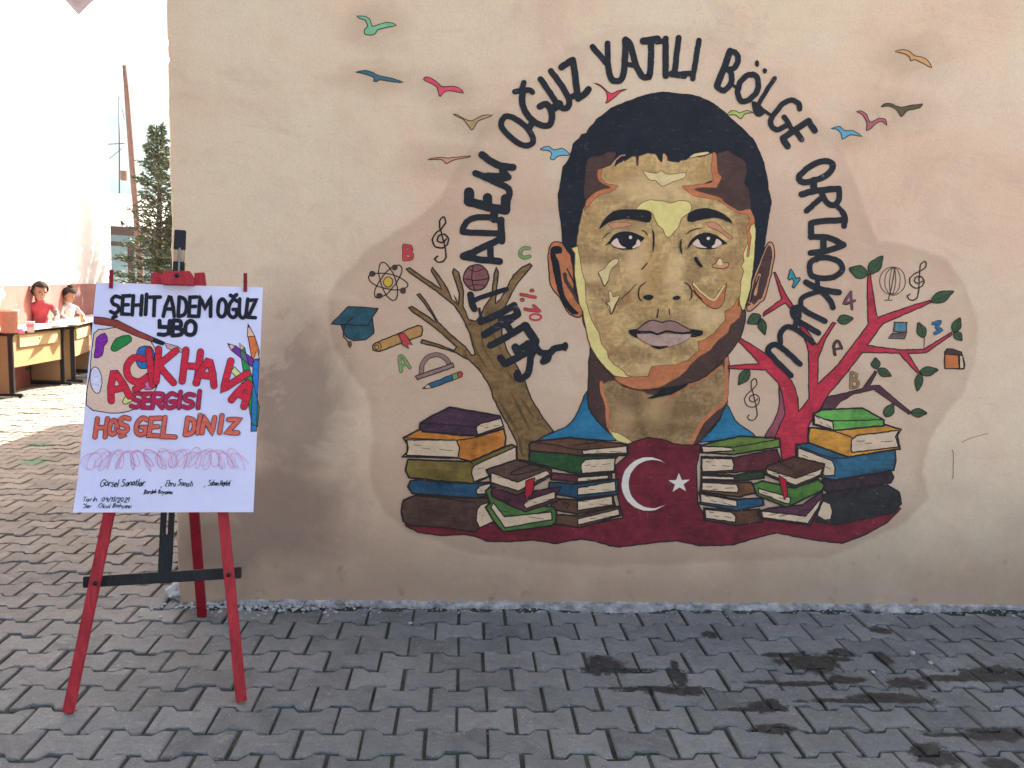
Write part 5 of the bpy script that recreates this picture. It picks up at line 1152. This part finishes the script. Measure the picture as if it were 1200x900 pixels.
# ------------------------------------------------------------------ school desks
CHIP = plain('chipboard', (.36, .245, .125), .5, .08, 6); TOPW = plain('desk_laminate', (.66, .60, .52), .4, .06, 8)
FRAME = plain('black_steel', (.02, .02, .022), .45)
def make_desk(lbl):
    """long axis local +y, end frames at y=0 and y=L; the closed side faces +x; origin on the ground below the near end's +x foot"""
    L, Wd, H = 1.12, .46, .74
    r = tag(empty('school_desk'), lbl, 'desk', 'school desks in the sunny yard')
    mb = MB(); mb.box((-Wd/2, L/2, H-.012), (Wd+.08, L+.14, .026), TOPW, bev=.006); mb.build('desk_top', r)
    for y in (.02, L-.02):
        mb = MB()
        for x in (-.03, -Wd+.03): mb.box((x, y, .36), (.05, .032, .64), FRAME, bev=.004)
        mb.box((-Wd/2, y, .692), (Wd+.02, .034, .046), FRAME, bev=.004)
        mb.box((-Wd/2, y, .024), (Wd+.16, .04, .036), FRAME, bev=.008)
        for x in (.05, -Wd-.05): mb.box((x, y, .006), (.03, .03, .012), FRAME, bev=.003)
        mb.build('end_frame', r)
        mb = MB(); mb.box((-Wd/2, y, .36), (Wd-.11, .018, .61), CHIP, bev=.002)
        pn = mb.build('end_panel', r)
        mb = MB(); q2 = MB(); q2.lathe((0, 0, 0), [(0, .0), (.032, 0), (.036, -.004)], FRAME, 16)
        sgn = -1 if y < .5 else 1
        mb.add([(-Wd/2+v[0], y+sgn*(.011+v[2]), .56+v[1]) for v in q2.v], q2.f, FRAME); mb.build('hole_cap', pn)
    mb = MB(); mb.box((-.035, L/2, .50), (.018, L-.10, .36), CHIP, bev=.002); mb.build('modesty_panel', r)
    mb = MB(); mb.box((-.015, L*.5, .60), (.02, L*.72, .13), plain('drawer_pale', (.46, .37, .21), .45, .05), bev=.003); dr = mb.build('drawer', r)
    mb = MB(); q2 = MB(); q2.lathe((0, 0, 0), [(0, .006), (.009, .005), (.011, 0)], FRAME, 12); mb.add([(-.004+v[2], L*.5+v[0], .615+v[1]) for v in q2.v], q2.f, FRAME, True); mb.build('lock', dr)
    mb = MB(); mb.tube([(-Wd+.06, .03, .2), (-Wd+.06, L-.03, .2)], .016, FRAME, 8); mb.build('foot_rail', r)
    return r
def copy_tree(o, parent=None):
    c = o.copy(); COL.objects.link(c)
    if parent is not None: c.parent = parent; c.matrix_parent_inverse = o.matrix_parent_inverse.copy()
    for ch in o.children: copy_tree(ch, c)
    return c
def aim(p, a): return math.atan2(-(a-p).x, (a-p).y)
d0, dA = on_z(17, 466), on_z(58, 456)
desk = make_desk('pale school desk with white drawer, nearest at the left edge'); desk.location = (d0.x, d0.y, 0); desk.rotation_euler.z = aim(d0, dA)
dk2 = copy_tree(desk); d2_, dB = on_z(89, 449), on_z(104, 441); dk2.location = (d2_.x, d2_.y, 0); dk2.rotation_euler.z = aim(d2_, dB)
dk2['label'] = 'pale school desk with papers, between the nearest desk and the poster'
ang = desk.rotation_euler.z
dk3 = copy_tree(desk); d3_ = d2_+Vector((math.sin(-dk2.rotation_euler.z)*1.25, math.cos(dk2.rotation_euler.z)*1.25, 0)); dk3.location = (d3_.x, d3_.y, 0); dk3.rotation_euler.z = dk2.rotation_euler.z
dk3['label'] = 'pale school desk mostly hidden behind the poster'
print('desk', d0, math.degrees(ang), d2_, math.degrees(dk2.rotation_euler.z))
TZ = .742
# things on the desks
cupw = plain('cup_white', (.8, .74, .76), .4, .03); pinkp = plain('pink_paint', (.75, .25, .4), .4)
def lathe_thing(name, x, y, prof, mat, lbl, cat, grp=None, kids=()):
    p = on_z(x, y, TZ+.002); mb = MB(); mb.lathe((0, 0, 0), prof, mat, 18); o = mb.build(name); o.location = p; tag(o, lbl, cat, grp)
    for nm, pr, mt in kids: q2 = MB(); q2.lathe((0, 0, 0), pr, mt, 18); q2.build(nm, o)
    return o
lathe_thing('paper_cup', 36, 389.5, [(0, 0), (.032, 0), (.042, .11), (.044, .112), (.040, .11), (.03, .01)], cupw, 'white paper cup with a pink band on the near desk', 'cup', None, [('band', [(.0385, .055), (.0412, .085)], pinkp)])
lathe_thing('paint_pot', 25, 391, [(0, 0), (.03, 0), (.033, .05), (.028, .05), (.026, .02), (0, .02)], pinkp, 'small pink paint pot beside the paper cup', 'paint pot')
lathe_thing('bucket', 11, 390, [(0, 0), (.075, 0), (.085, .22), (.09, .225), (.08, .22), (.07, .01)], plain('salmon_plastic', (.52, .25, .18), .4), 'salmon orange plastic bucket on the near desk', 'bucket', None, [('rim', [(.088, .215), (.098, .22), (.098, .235), (.086, .235)], plain('pale_rim', (.8, .5, .36), .4))])
lathe_thing('small_jar', 97, 377.5, [(0, 0), (.03, 0), (.03, .05), (.018, .06), (.018, .08), (0, .08)], plain('jar_tan', (.6, .32, .16), .5), 'small tan jar on the second desk', 'jar', None, [('lid', [(.02, .078), (.021, .1), (0, .1)], CHIP)])
for x, y, a, lbl in ((62, 381, .2, 'white sheet of paper lying in front of the child in red'), (82, 379, -.3, 'white sheet of paper lying in front of the child in white')):
    p = on_z(x, y, TZ+.004); mb = MB(); N_ = 6; vs = []; fs = []
    for i in range(N_+1):
        for j in range(N_+1): u, v = i/N_-.5, j/N_-.5; vs.append((u*.3, v*.21, .012*abs(u)*2*(.5+v)))
    for i in range(N_):
        for j in range(N_): k_ = i*(N_+1)+j; fs.append((k_, k_+1, k_+N_+2, k_+N_+1)[::-1])
    mb.add(vs, fs, plain('sheet_white', (.82, .82, .84), .6, .02), True); o = mb.build('paper_sheet'); o.location = p; o.rotation_euler.z = a; tag(o, lbl, 'paper')

# ------------------------------------------------------------------ the two children
SKIN = plain('skin', (.30, .165, .115), .6, .06, 30); HAIRM = plain('dark_hair', (.030, .020, .016), .85, .5, 60, spec=.1)
def person(lbl, loc, rz, Hh, joints, bones, headdir, mats, hair):
    """joints: name -> (x, y, z, r) for a 1.3 m child, bones: (a, b, material)"""
    k = Hh/1.3; names = list(joints); me = bpy.data.meshes.new('person')
    me.from_pydata([Vector(joints[n][:3])*k for n in names], [(names.index(a), names.index(b)) for a, b, _ in bones], [])
    o = bpy.data.objects.new('person', me); COL.objects.link(o)
    sk = o.modifiers.new('skin', 'SKIN'); ss = o.modifiers.new('sub', 'SUBSURF'); ss.levels = ss.render_levels = 3
    sk.use_smooth_shade = True
    for i, n in enumerate(names):
        r = joints[n][3]*k; ry = joints[n][4]*k if len(joints[n]) > 4 else r
        d = me.skin_vertices[0].data[i]; d.radius = (r, ry); d.use_root = (n == 'pelvis')
    dg = bpy.context.evaluated_depsgraph_get(); me2 = bpy.data.meshes.new_from_object(o.evaluated_get(dg)); o.modifiers.clear(); o.data = me2; me2.name = 'person'
    ml = []
    for a, b, mt in bones:
        if mt not in ml: ml.append(mt)
    me2.materials.clear()
    for mt in ml: me2.materials.append(mt)
    segs = [(Vector(joints[a][:3])*k, Vector(joints[b][:3])*k, ml.index(mt), (joints[a][3]+joints[b][3])*k*.5) for a, b, mt in bones]
    for p in me2.polygons:
        c = p.center; best = None
        for a, b, mi, r in segs:
            ab = b-a; t = max(0, min(1, (c-a).dot(ab)/ab.dot(ab))); d = (c-(a+ab*t)).length/max(r, .02)
            if best is None or d < best[0]: best = (d, mi)
        p.material_index = best[1]; p.use_smooth = True
    cloth = {v for p in me2.polygons if ml[p.material_index] is not SKIN for v in p.vertices}
    for i in cloth:
        v = me2.vertices[i]; q = v.co*1.0; v.co += v.normal*(.016*noise.noise(Vector((q.x*13, q.y*13, q.z*20)))+.006*noise.noise(q*34))
    o.location = loc; o.rotation_euler.z = rz; tag(o, lbl, 'person')
    # face and hair in a head frame
    hc = Vector(joints['head'][:3])*k; Q = Matrix.Translation(hc) @ Matrix.Rotation(headdir[0], 4, 'Z') @ Matrix.Rotation(headdir[1], 4, 'X')
    R0 = joints['head'][3]*k
    for s_ in (-1, 1):
        mb = MB(); mb.blob((0, 0, 0), (.012*k, .006*k, .008*k), HAIRM, 2, 0); mb.v = [tuple(Q @ (Vector(v)+Vector((s_*.034*k, R0*.93, .0)))) for v in mb.v]; mb.build('eye', o)
    mb = MB(); mb.blob((0, 0, 0), (.010*k, .016*k, .018*k), SKIN, 2, 0); mb.v = [tuple(Q @ (Vector(v)+Vector((0, R0*1.0, -.022*k)))) for v in mb.v]; mb.build('nose', o)
    mb = MB(); mb.blob((0, 0, 0), (.022*k, .006*k, .006*k), plain('lips', (.36, .13, .11), .5), 2, 0); mb.v = [tuple(Q @ (Vector(v)+Vector((0, R0*.92, -.055*k)))) for v in mb.v]; mb.build('mouth', o)
    # hair shell
    bm = bmesh.new(); bmesh.ops.create_icosphere(bm, subdivisions=4, radius=1); hv = []
    keep = []
    for f in bm.faces:
        c = f.calc_center_median()
        if c.z > .50 or (c.y < .12+.42*c.z and c.z > -.85): keep.append(f)
    bmesh.ops.delete(bm, geom=[f for f in bm.faces if f not in keep], context='FACES')
    for v in bm.verts:
        n1 = 1+.05*noise.noise(v.co*5)+.03*noise.noise(Vector((v.co.x*22, v.co.y*22, v.co.z*5)))
        v.co = Vector((v.co.x*R0*1.13*n1, v.co.y*R0*1.16*n1, v.co.z*R0*1.22*n1+.012*k))
    bmesh.ops.solidify(bm, geom=bm.faces[:], thickness=.012*k); bm.verts.index_update()
    mb = MB(); mb.add([Q @ v.co for v in bm.verts], [[v.index for v in f.verts] for f in bm.faces], HAIRM, True); bm.free()
    if hair == 'bun': mb.blob(Q @ Vector((0, -.03*k, R0*1.28)), (.042*k, .042*k, .036*k), HAIRM, 3, .2, 4)
    else:
        mb.tube([Q @ Vector(p) for p in ((0, -R0*1.1, .02*k), (-.01*k, -R0*1.45, -.02*k), (-.015*k, -R0*1.45, -.11*k), (-.01*k, -R0*1.3, -.19*k))], [.03*k, .038*k, .03*k, .008*k], HAIRM, 10)
    mb.build('hair', o)
    if hair == 'band':
        mb = MB(); vs = []; fs = []; n_ = 28
        for i in range(n_+1):
            a = math.pi*i/n_
            for e, rr_ in ((-.014, 1.19), (.014, 1.19), (.014, 1.26), (-.014, 1.26)): vs.append(Q @ Vector((math.cos(a)*R0*rr_, e*k-.01, math.sin(a)*R0*(rr_+.09)+.01*k)))
        for i in range(n_):
            for t in range(4): fs.append((i*4+t, i*4+(t+1) % 4, i*4+4+(t+1) % 4, i*4+4+t))
        mb.add(vs, fs, plain('hairband', (.72, .7, .74), .5), True); mb.build('hairband', o)
    return o
J = {'pelvis': (0, 0, .66, .105, .085), 'waist': (0, 0, .76, .088, .07), 'chest': (0, .01, .91, .102, .078), 'neckb': (0, .0, 1.015, .052), 'neck': (0, .012, 1.045, .040), 'jaw': (0, .035, 1.085, .060), 'head': (0, .02, 1.155, .088, .098), 'top': (0, .0, 1.225, .074, .086)}
def limbs(arm_l, arm_r):
    j = dict(J)
    for s_, nm, (el, ha, fi) in ((-1, 'l', arm_l), (1, 'r', arm_r)):
        j['sh'+nm] = (s_*.125, .0, .965, .044); j['el'+nm] = el+(.036,); j['wr'+nm] = ha+(.024,); j['ha'+nm] = fi+(.026, .016)
        j['hip'+nm] = (s_*.07, 0, .62, .08); j['kn'+nm] = (s_*.075, .015, .34, .052); j['an'+nm] = (s_*.075, -.01, .06, .036); j['toe'+nm] = (s_*.085, .11, .03, .032, .026)
    return j
def skel(shirt, sleeve, fore, pants, shoe):
    b = [('pelvis','waist',shirt),('waist','chest',shirt),('chest','neckb',shirt),('neckb','neck',SKIN),('neck','jaw',SKIN),('jaw','head',SKIN),('head','top',SKIN)]
    for nm in 'lr': b += [('chest','sh'+nm,shirt),('sh'+nm,'el'+nm,sleeve),('el'+nm,'wr'+nm,fore),('wr'+nm,'ha'+nm,SKIN),('pelvis','hip'+nm,pants),('hip'+nm,'kn'+nm,pants),('kn'+nm,'an'+nm,pants),('an'+nm,'toe'+nm,shoe)]
    return b
REDS = plain('red_shirt', (.36, .045, .06), .9, .15, 9); GRYS = plain('grey_sleeve', (.16, .15, .15), .8, .1); WHTS = plain('white_shirt', (.42, .39, .385), .9, .1, 9); JEAN = plain('dark_trousers', (.05, .06, .1), .8); SHOE = plain('shoes', (.08, .07, .07), .6)
def face_cam(p): return math.atan2(-(CAM-p).x, (CAM-p).y)
def depth_pt(x, y, z): return on_z(x, y, z)
def at_depth(x, d):
    v = ray(x, 340); t = d/v.dot(fwd); p = CAM+v*t; return Vector((p.x, p.y, 0))
c1 = at_depth(46, 10.05); c2 = at_depth(79, 11.2)
g1 = limbs(((-.19, .05, .83), (-.09, .17, .765), (-.05, .22, .755)), ((.225, .0, .83), (.275, .09, .765), (.29, .16, .755)))
pA = person('child in a red shirt with grey sleeves and a hairband leaning on a desk', c1, face_cam(c1)+.25, 1.28, g1, skel(REDS, GRYS, GRYS, JEAN, SHOE), (.15, R(-14)), None, 'band')
g2 = limbs(((-.19, .07, .84), (-.10, .19, .765), (-.05, .24, .755)), ((.19, .07, .84), (.10, .19, .765), (.05, .25, .755)))
pB = person('child in a white shirt with a hair bun looking down at a desk', c2, face_cam(c2)+.75, 1.2, g2, skel(WHTS, WHTS, WHTS, JEAN, SHOE), (.35, R(-28)), None, 'bun')

# ------------------------------------------------------------------ pole, conifer, house and hill in the gap
def gp(x, d):
    v = ray(x, 330); t = d/v.dot(fwd); p = CAM+v*t; return Vector((p.x, p.y, 0))
def up_at(x, y, d):
    v = ray(x, y); return CAM+v*(d/v.dot(fwd))
PD = 15.0
p0, p1 = up_at(173, 426, PD), up_at(146, 77, PD)
pole = tag(rooted_empty('utility_pole', (p0.x, p0.y, 0)), 'leaning bare wooden utility pole beside the conifer', 'utility pole')
POLE = plain('pole_wood', (.13, .075, .06), .85, .2, 14, bumpd=.01)
mb = MB(); n_ = 14; mb.tube([p0+(p1-p0)*i/n_+Vector((.006*noise.noise(Vector((i*.7, 0, 0))), 0, -.1 if i == 0 else 0)) for i in range(n_+1)], [.062-.016*i/n_ for i in range(n_+1)], POLE, 12); under(mb.build('shaft'), pole)
bx = up_at(147, 206, PD); mb = MB(); mb.box(bx+Vector((-.02, -.02, 0)), (.10, .08, .17), POLE, bev=.006); under(mb.build('junction_box'), pole)
mb = MB(); q2 = up_at(147, 100, PD); mb.tube([q2-Vector((.07, 0, 0)), q2+Vector((.07, 0, 0))], .009, FRAME, 6); under(mb.build('pole_band'), pole)
NEEDLE, n_, b_ = new_mat('conifer_needles'); ge = n_.nodes.new('ShaderNodeNewGeometry')
rp = n_.nodes.new('ShaderNodeValToRGB'); n_.links.new(ge.outputs['Random Per Island'], rp.inputs[0]); rp.color_ramp.elements[0].color = (.035, .058, .03, 1); rp.color_ramp.elements[1].color = (.11, .13, .055, 1)
n_.links.new(rp.outputs[0], b_.inputs['Base Color']); b_.inputs['Roughness'].default_value = .6
TRUNK = plain('bark', (.12, .08, .06), .9, .2, 20, bumpd=.01)
def conifer(lbl, loc, H, Rb, seed, nb=230):
    rg = random.Random(seed); t = tag(empty('conifer_tree', loc), lbl, 'tree')
    mb = MB(); mb.tube([(.03*math.sin(i*1.3), .03*math.cos(i*1.7), H*.97*i/8-.05) for i in range(9)], [.09*(1-.9*i/8)*H/4+.006 for i in range(9)], TRUNK, 9); mb.build('trunk', t)
    mb = MB(); bb = MB()
    for i in range(nb):
        u = (i+rg.random())/nb; z = H*(.10+.88*u); L = Rb*(1-u)**1.1*rg.uniform(.45, 1.15)+.06; a = i*2.39996+rg.gauss(0, .25)
        dirv = Vector((math.cos(a), math.sin(a), 0)); rise = rg.uniform(.15, .5)+.6*u
        P = [Vector((0, 0, z))+dirv*L*s_+Vector((0, 0, L*(rise*s_-.28*s_*s_*(1-u)))) for s_ in (0, .25, .5, .75, 1)]
        bb.tube(P, [.012*(1-.8*s_) for s_ in (0, .25, .5, .75, 1)], TRUNK, 5, False)
        side = dirv.cross(Vector((0, 0, 1)))
        ns = int(10+L*16)
        for k in range(ns):
            s_ = .18+.82*(k+rg.random())/ns; j = min(3, int(s_*4)); f = s_*4-j; c = P[j].lerp(P[j+1], f)
            sg = 1 if k % 2 else -1; d = (dirv*.65+side*sg*rg.uniform(.5, 1.1)+Vector((0, 0, rg.uniform(-.15, .5)))).normalized(); l2 = rg.uniform(.10, .26)*(1.15-.5*s_)*(.30+.75*(1-u))
            for m_ in range(5):
                r_ = (m_+.6)/5; q0 = c+d*l2*r_; dd = (d+Vector((rg.gauss(0, .45), rg.gauss(0, .45), rg.gauss(0, .35)))).normalized(); ll = rg.uniform(.05, .095)
                wv = dd.cross(Vector((rg.gauss(0, 1), rg.gauss(0, 1), rg.gauss(0, 1)))).normalized()*rg.uniform(.008, .014)
                mb.add([q0, q0+dd*ll*.5+wv, q0+dd*ll, q0+dd*ll*.5-wv], [(0, 1, 2, 3)], NEEDLE)
    bb.build('branches', t); mb.build('crown', t); return t
TD = 13.5; tb = gp(188, TD); tt = up_at(184, 149, TD)
conifer('dark feathery conifer rising behind the corner of the painted wall', (tb.x, tb.y, 0), tt.z, 1.0, 3, 150)
conifer('broad dark conifer half hidden behind the corner of the painted wall', (gp(214, 13.4).x, gp(214, 13.4).y, 0), 2.8, 1.0, 5, 150)
# leafy shrub at the pole's foot
LEAFM, n_, b_ = new_mat('shrub_leaves'); ge = n_.nodes.new('ShaderNodeNewGeometry'); rp = n_.nodes.new('ShaderNodeValToRGB'); n_.links.new(ge.outputs['Random Per Island'], rp.inputs[0]); rp.color_ramp.elements[0].color = (.05, .085, .02, 1); rp.color_ramp.elements[1].color = (.11, .14, .04, 1); n_.links.new(rp.outputs[0], b_.inputs['Base Color'])
def shrub(lbl, loc, r, h_, n, seed, name='shrub', ls=.05):
    rg = random.Random(seed); t = tag(empty(name, loc), lbl, 'shrub'); st_ = MB(); mb = MB()
    for i in range(14):
        a = rg.uniform(0, 6.28); e = Vector((math.cos(a)*r*.6, math.sin(a)*r*.6, h_*rg.uniform(.5, .9))); st_.tube([(0, 0, -.02), e*.5+Vector((0, 0, .05*h_)), e], [.014, .009, .004], TRUNK, 5)
    st_.build('stems', t)
    for i in range(n):
        a = rg.uniform(0, 6.28); rr_ = r*math.sqrt(rg.random()); z = h_*rg.uniform(.08, 1)*(1-.35*(rr_/r)**2); c = Vector((math.cos(a)*rr_, math.sin(a)*rr_, z))+Vector((rg.gauss(0, .03), rg.gauss(0, .03), rg.gauss(0, .03)))
        d = Vector((rg.gauss(0, 1), rg.gauss(0, 1), rg.gauss(.3, .7))).normalized(); w = d.orthogonal().normalized(); w.rotate(Matrix.Rotation(rg.uniform(0, 6.28), 3, d)); l_ = ls*rg.uniform(.6, 1.3)
        mb.add([c, c+d*l_*.45+w*l_*.28, c+d*l_, c+d*l_*.45-w*l_*.28], [(0, 1, 2, 3)], LEAFM)
    mb.build('foliage', t); return t
sp_ = gp(178, 12.0); shrub('bright green leafy shrub at the foot of the conifer', (sp_.x, sp_.y, 0), .4, 1.33, 1500, 9)
# low terracotta planter wall
pw0, pw1 = gp(152, 11.6), gp(330, 11.2); mb = MB(); mb.box(((pw0+pw1)/2)+Vector((0, 0, .57)), ((pw1-pw0).length, .18, 1.14), plain('planter_stone', (.46, .26, .18), .9, .15, 6, bumpd=.01), Matrix.Rotation(math.atan2((pw1-pw0).y, (pw1-pw0).x), 3, 'Z'), .02)
mb.box(((pw0+pw1)/2)+Vector((0, 0, 1.165)), ((pw1-pw0).length+.06, .24, .045), plain('planter_cap', (.58, .42, .32), .9, .1), Matrix.Rotation(math.atan2((pw1-pw0).y, (pw1-pw0).x), 3, 'Z'), .012)
tag(rooted(mb.build('garden_wall'), (pw0+pw1)/2), 'low terracotta garden wall in front of the conifers', 'wall')
# house with a pale roof and a dark porch
HD = 20.0; ha, hb = gp(112, HD), gp(330, HD+3); hx = (hb-ha).normalized(); hyv = Vector((-hx.y, hx.x, 0))
house = tag(rooted_empty('porch_house', (ha+hb)/2), 'low house with a pale sloping roof and dark timber porch behind the pole', 'house')
PINK_W = plain('white_roof', (.62, .57, .54), .8, .06, 3); TIMB = plain('dark_timber', (.06, .035, .03), .8, .2, 8); BLUW = plain('pale_blue_wall', (.22, .36, .42), .8, .06, 3)
zE = up_at(133, 266, HD).z; zR = up_at(133, 229, HD+3).z
Lh = (hb-ha).length
def hp(u, v, z): return ha+hx*u+hyv*v+Vector((0, 0, z))
mb = MB(); mb.add([hp(-.4, -.9, zE), hp(Lh, -.9, zE), hp(Lh, 2.6, zR), hp(-.4, 2.6, zR), hp(-.4, -.9, zE-.05), hp(Lh, -.9, zE-.05), hp(Lh, 2.6, zR-.05), hp(-.4, 2.6, zR-.05)], [(0, 1, 2, 3), (7, 6, 5, 4), (0, 4, 5, 1), (1, 5, 6, 2), (2, 6, 7, 3), (3, 7, 4, 0)], PINK_W); under(mb.build('roof'), house)
mb = MB(); mb.add([hp(-.4, -.93, zE-.22), hp(Lh, -.93, zE-.22), hp(Lh, -.93, zE-.02), hp(-.4, -.93, zE-.02), hp(-.4, -.87, zE-.22), hp(Lh, -.87, zE-.22), hp(Lh, -.87, zE-.06), hp(-.4, -.87, zE-.06)], [(0, 1, 2, 3), (7, 6, 5, 4), (0, 4, 5, 1), (1, 5, 6, 2), (2, 6, 7, 3), (3, 7, 4, 0)], TIMB); under(mb.build('fascia'), house)
mb = MB(); mb.bar(hp(-.4, -.8, zE-.42), hp(Lh, -.8, zE-.42), .12, .1, TIMB, bev=.01); under(mb.build('beam'), house)
for i in range(4):
    mb = MB(); mb.bar(hp(.62+i*1.5, -.8, 0), hp(.62+i*1.5, -.8, zE-.36), .12, .12, TIMB, bev=.01); under(mb.build('post'), house)
mb = MB(); mb.add([hp(-.3, .9, 0), hp(Lh, .9, 0), hp(Lh, .9, zE), hp(-.3, .9, zE), hp(-.3, 5, 0), hp(Lh, 5, 0), hp(Lh, 5, zE), hp(-.3, 5, zE)], [(0, 1, 2, 3), (7, 6, 5, 4), (1, 5, 6, 2), (3, 7, 4, 0), (3, 2, 6, 7)], BLUW); under(mb.build('wall'), house)
mb = MB(); ab, at2 = up_at(140, 229, HD+2.6), up_at(139.6, 112, HD+2.6); ab.z = zR-.02; mb.tube([ab, at2], .018, FRAME, 6)
h1, h2 = up_at(126, 169, HD+2.6), up_at(146, 168, HD+2.6); mb.tube([h1, h2], .012, FRAME, 6); h3 = up_at(128, 186, HD+2.6); mb.tube([h3, up_at(143, 174, HD+2.6)], .009, FRAME, 6); mb.tube([at2, up_at(146, 140, HD+2.6)], .008, FRAME, 6); under(mb.build('antenna'), house)
# wooded hill far behind
mb = MB(); vs = []; fs = []; nx, ny = 70, 26
HILL, n_, b_ = new_mat('wooded_slope'); ge = n_.nodes.new('ShaderNodeNewGeometry'); n_.links.new(mixc(n_, mapr(n_, noisen(n_, ge.outputs['Position'], .03, 6), .4, .6), (.02, .04, .03, 1), (.04, .06, .045, 1)), b_.inputs['Base Color']); b_.inputs['Roughness'].default_value = .9
for i in range(nx+1):
    for j in range(ny+1):
        x = -420+560*i/nx; y = 180+340*j/ny; s_ = min(1, j/16); hgt = 92*s_**1.25*math.exp(-((x+205)/150)**2)+7*s_*noise.fractal(Vector((x*.03, y*.03, 0)), 1, 2, 5)
        vs.append((x, y, hgt-1))
for i in range(nx):
    for j in range(ny): a = i*(ny+1)+j; fs.append((a, a+ny+1, a+ny+2, a+1))
mb.add(vs, fs, HILL, True); tag(mb.build('hill'), kind='structure')

# ------------------------------------------------------------------ the hazy air of the valley
mb = MB(); hz, n_, b_ = new_mat('haze_air'); n_.nodes.remove(b_)
pv = n_.nodes.new('ShaderNodeVolumePrincipled'); pv.inputs['Color'].default_value = (.55, .80, 1, 1); pv.inputs['Density'].default_value = 5.5e-4; pv.inputs['Anisotropy'].default_value = .3
n_.links.new(pv.outputs[0], n_.nodes['Material Output'].inputs['Volume'])
mb.box((0, 0, 51), (1130, 1130, 106), hz); tag(mb.build('haze'), 'pale blue haze filling the valley air', 'haze', kind='stuff')

# ------------------------------------------------------------------ unseen evergreen screen added behind the viewer to block low sky light
def sky_block_hedge(lbl, x0, x1, y, H, D, n, seed):
    rg = random.Random(seed); r = tag(empty('sky_block_hedge', ((x0+x1)/2, y, 0)), lbl, 'sky_block_hedge', 'added screens out of view, blocking low sky'); mb = MB(); cx_ = (x0+x1)/2
    for i in range(n):
        c = Vector((rg.uniform(x0, x1)-cx_, rg.choice((-1, 1))*D/2*rg.uniform(.6, 1.05), H*rg.random()**.85))
        if rg.random() < .22: c = Vector((rg.uniform(x0, x1)-cx_, rg.uniform(-D/2, D/2), H*rg.uniform(.95, 1.04)))
        d = Vector((rg.gauss(0, 1), rg.gauss(0, 1), rg.gauss(.3, 1))).normalized(); w = d.orthogonal().normalized(); l_ = rg.uniform(.10, .2)
        mb.add([c, c+d*l_*.45+w*l_*.3, c+d*l_, c+d*l_*.45-w*l_*.3], [(0, 1, 2, 3)], NEEDLE)
    mb.build('foliage', r); mb = MB()
    k_ = int((x1-x0)/.5)
    for i in range(k_): xx = x0-cx_+.25+i*.5; mb.tube([(xx, 0, -.02), (xx+.05, .03, H*.5), (xx, 0, H*.9)], [.05, .035, .015], TRUNK, 6)
    mb.box((0, 0, H*.46), (x1-x0-.1, D*.55, H*.86), plain('sky_block_core', (.02, .022, .014), 1), bev=.1); mb.build('stems', r); return r
sky_block_hedge('tall dark evergreen screen added out of view behind the viewer to block low sky', -4.6, -.2, -5.2, 4.2, .9, 9000, 2)
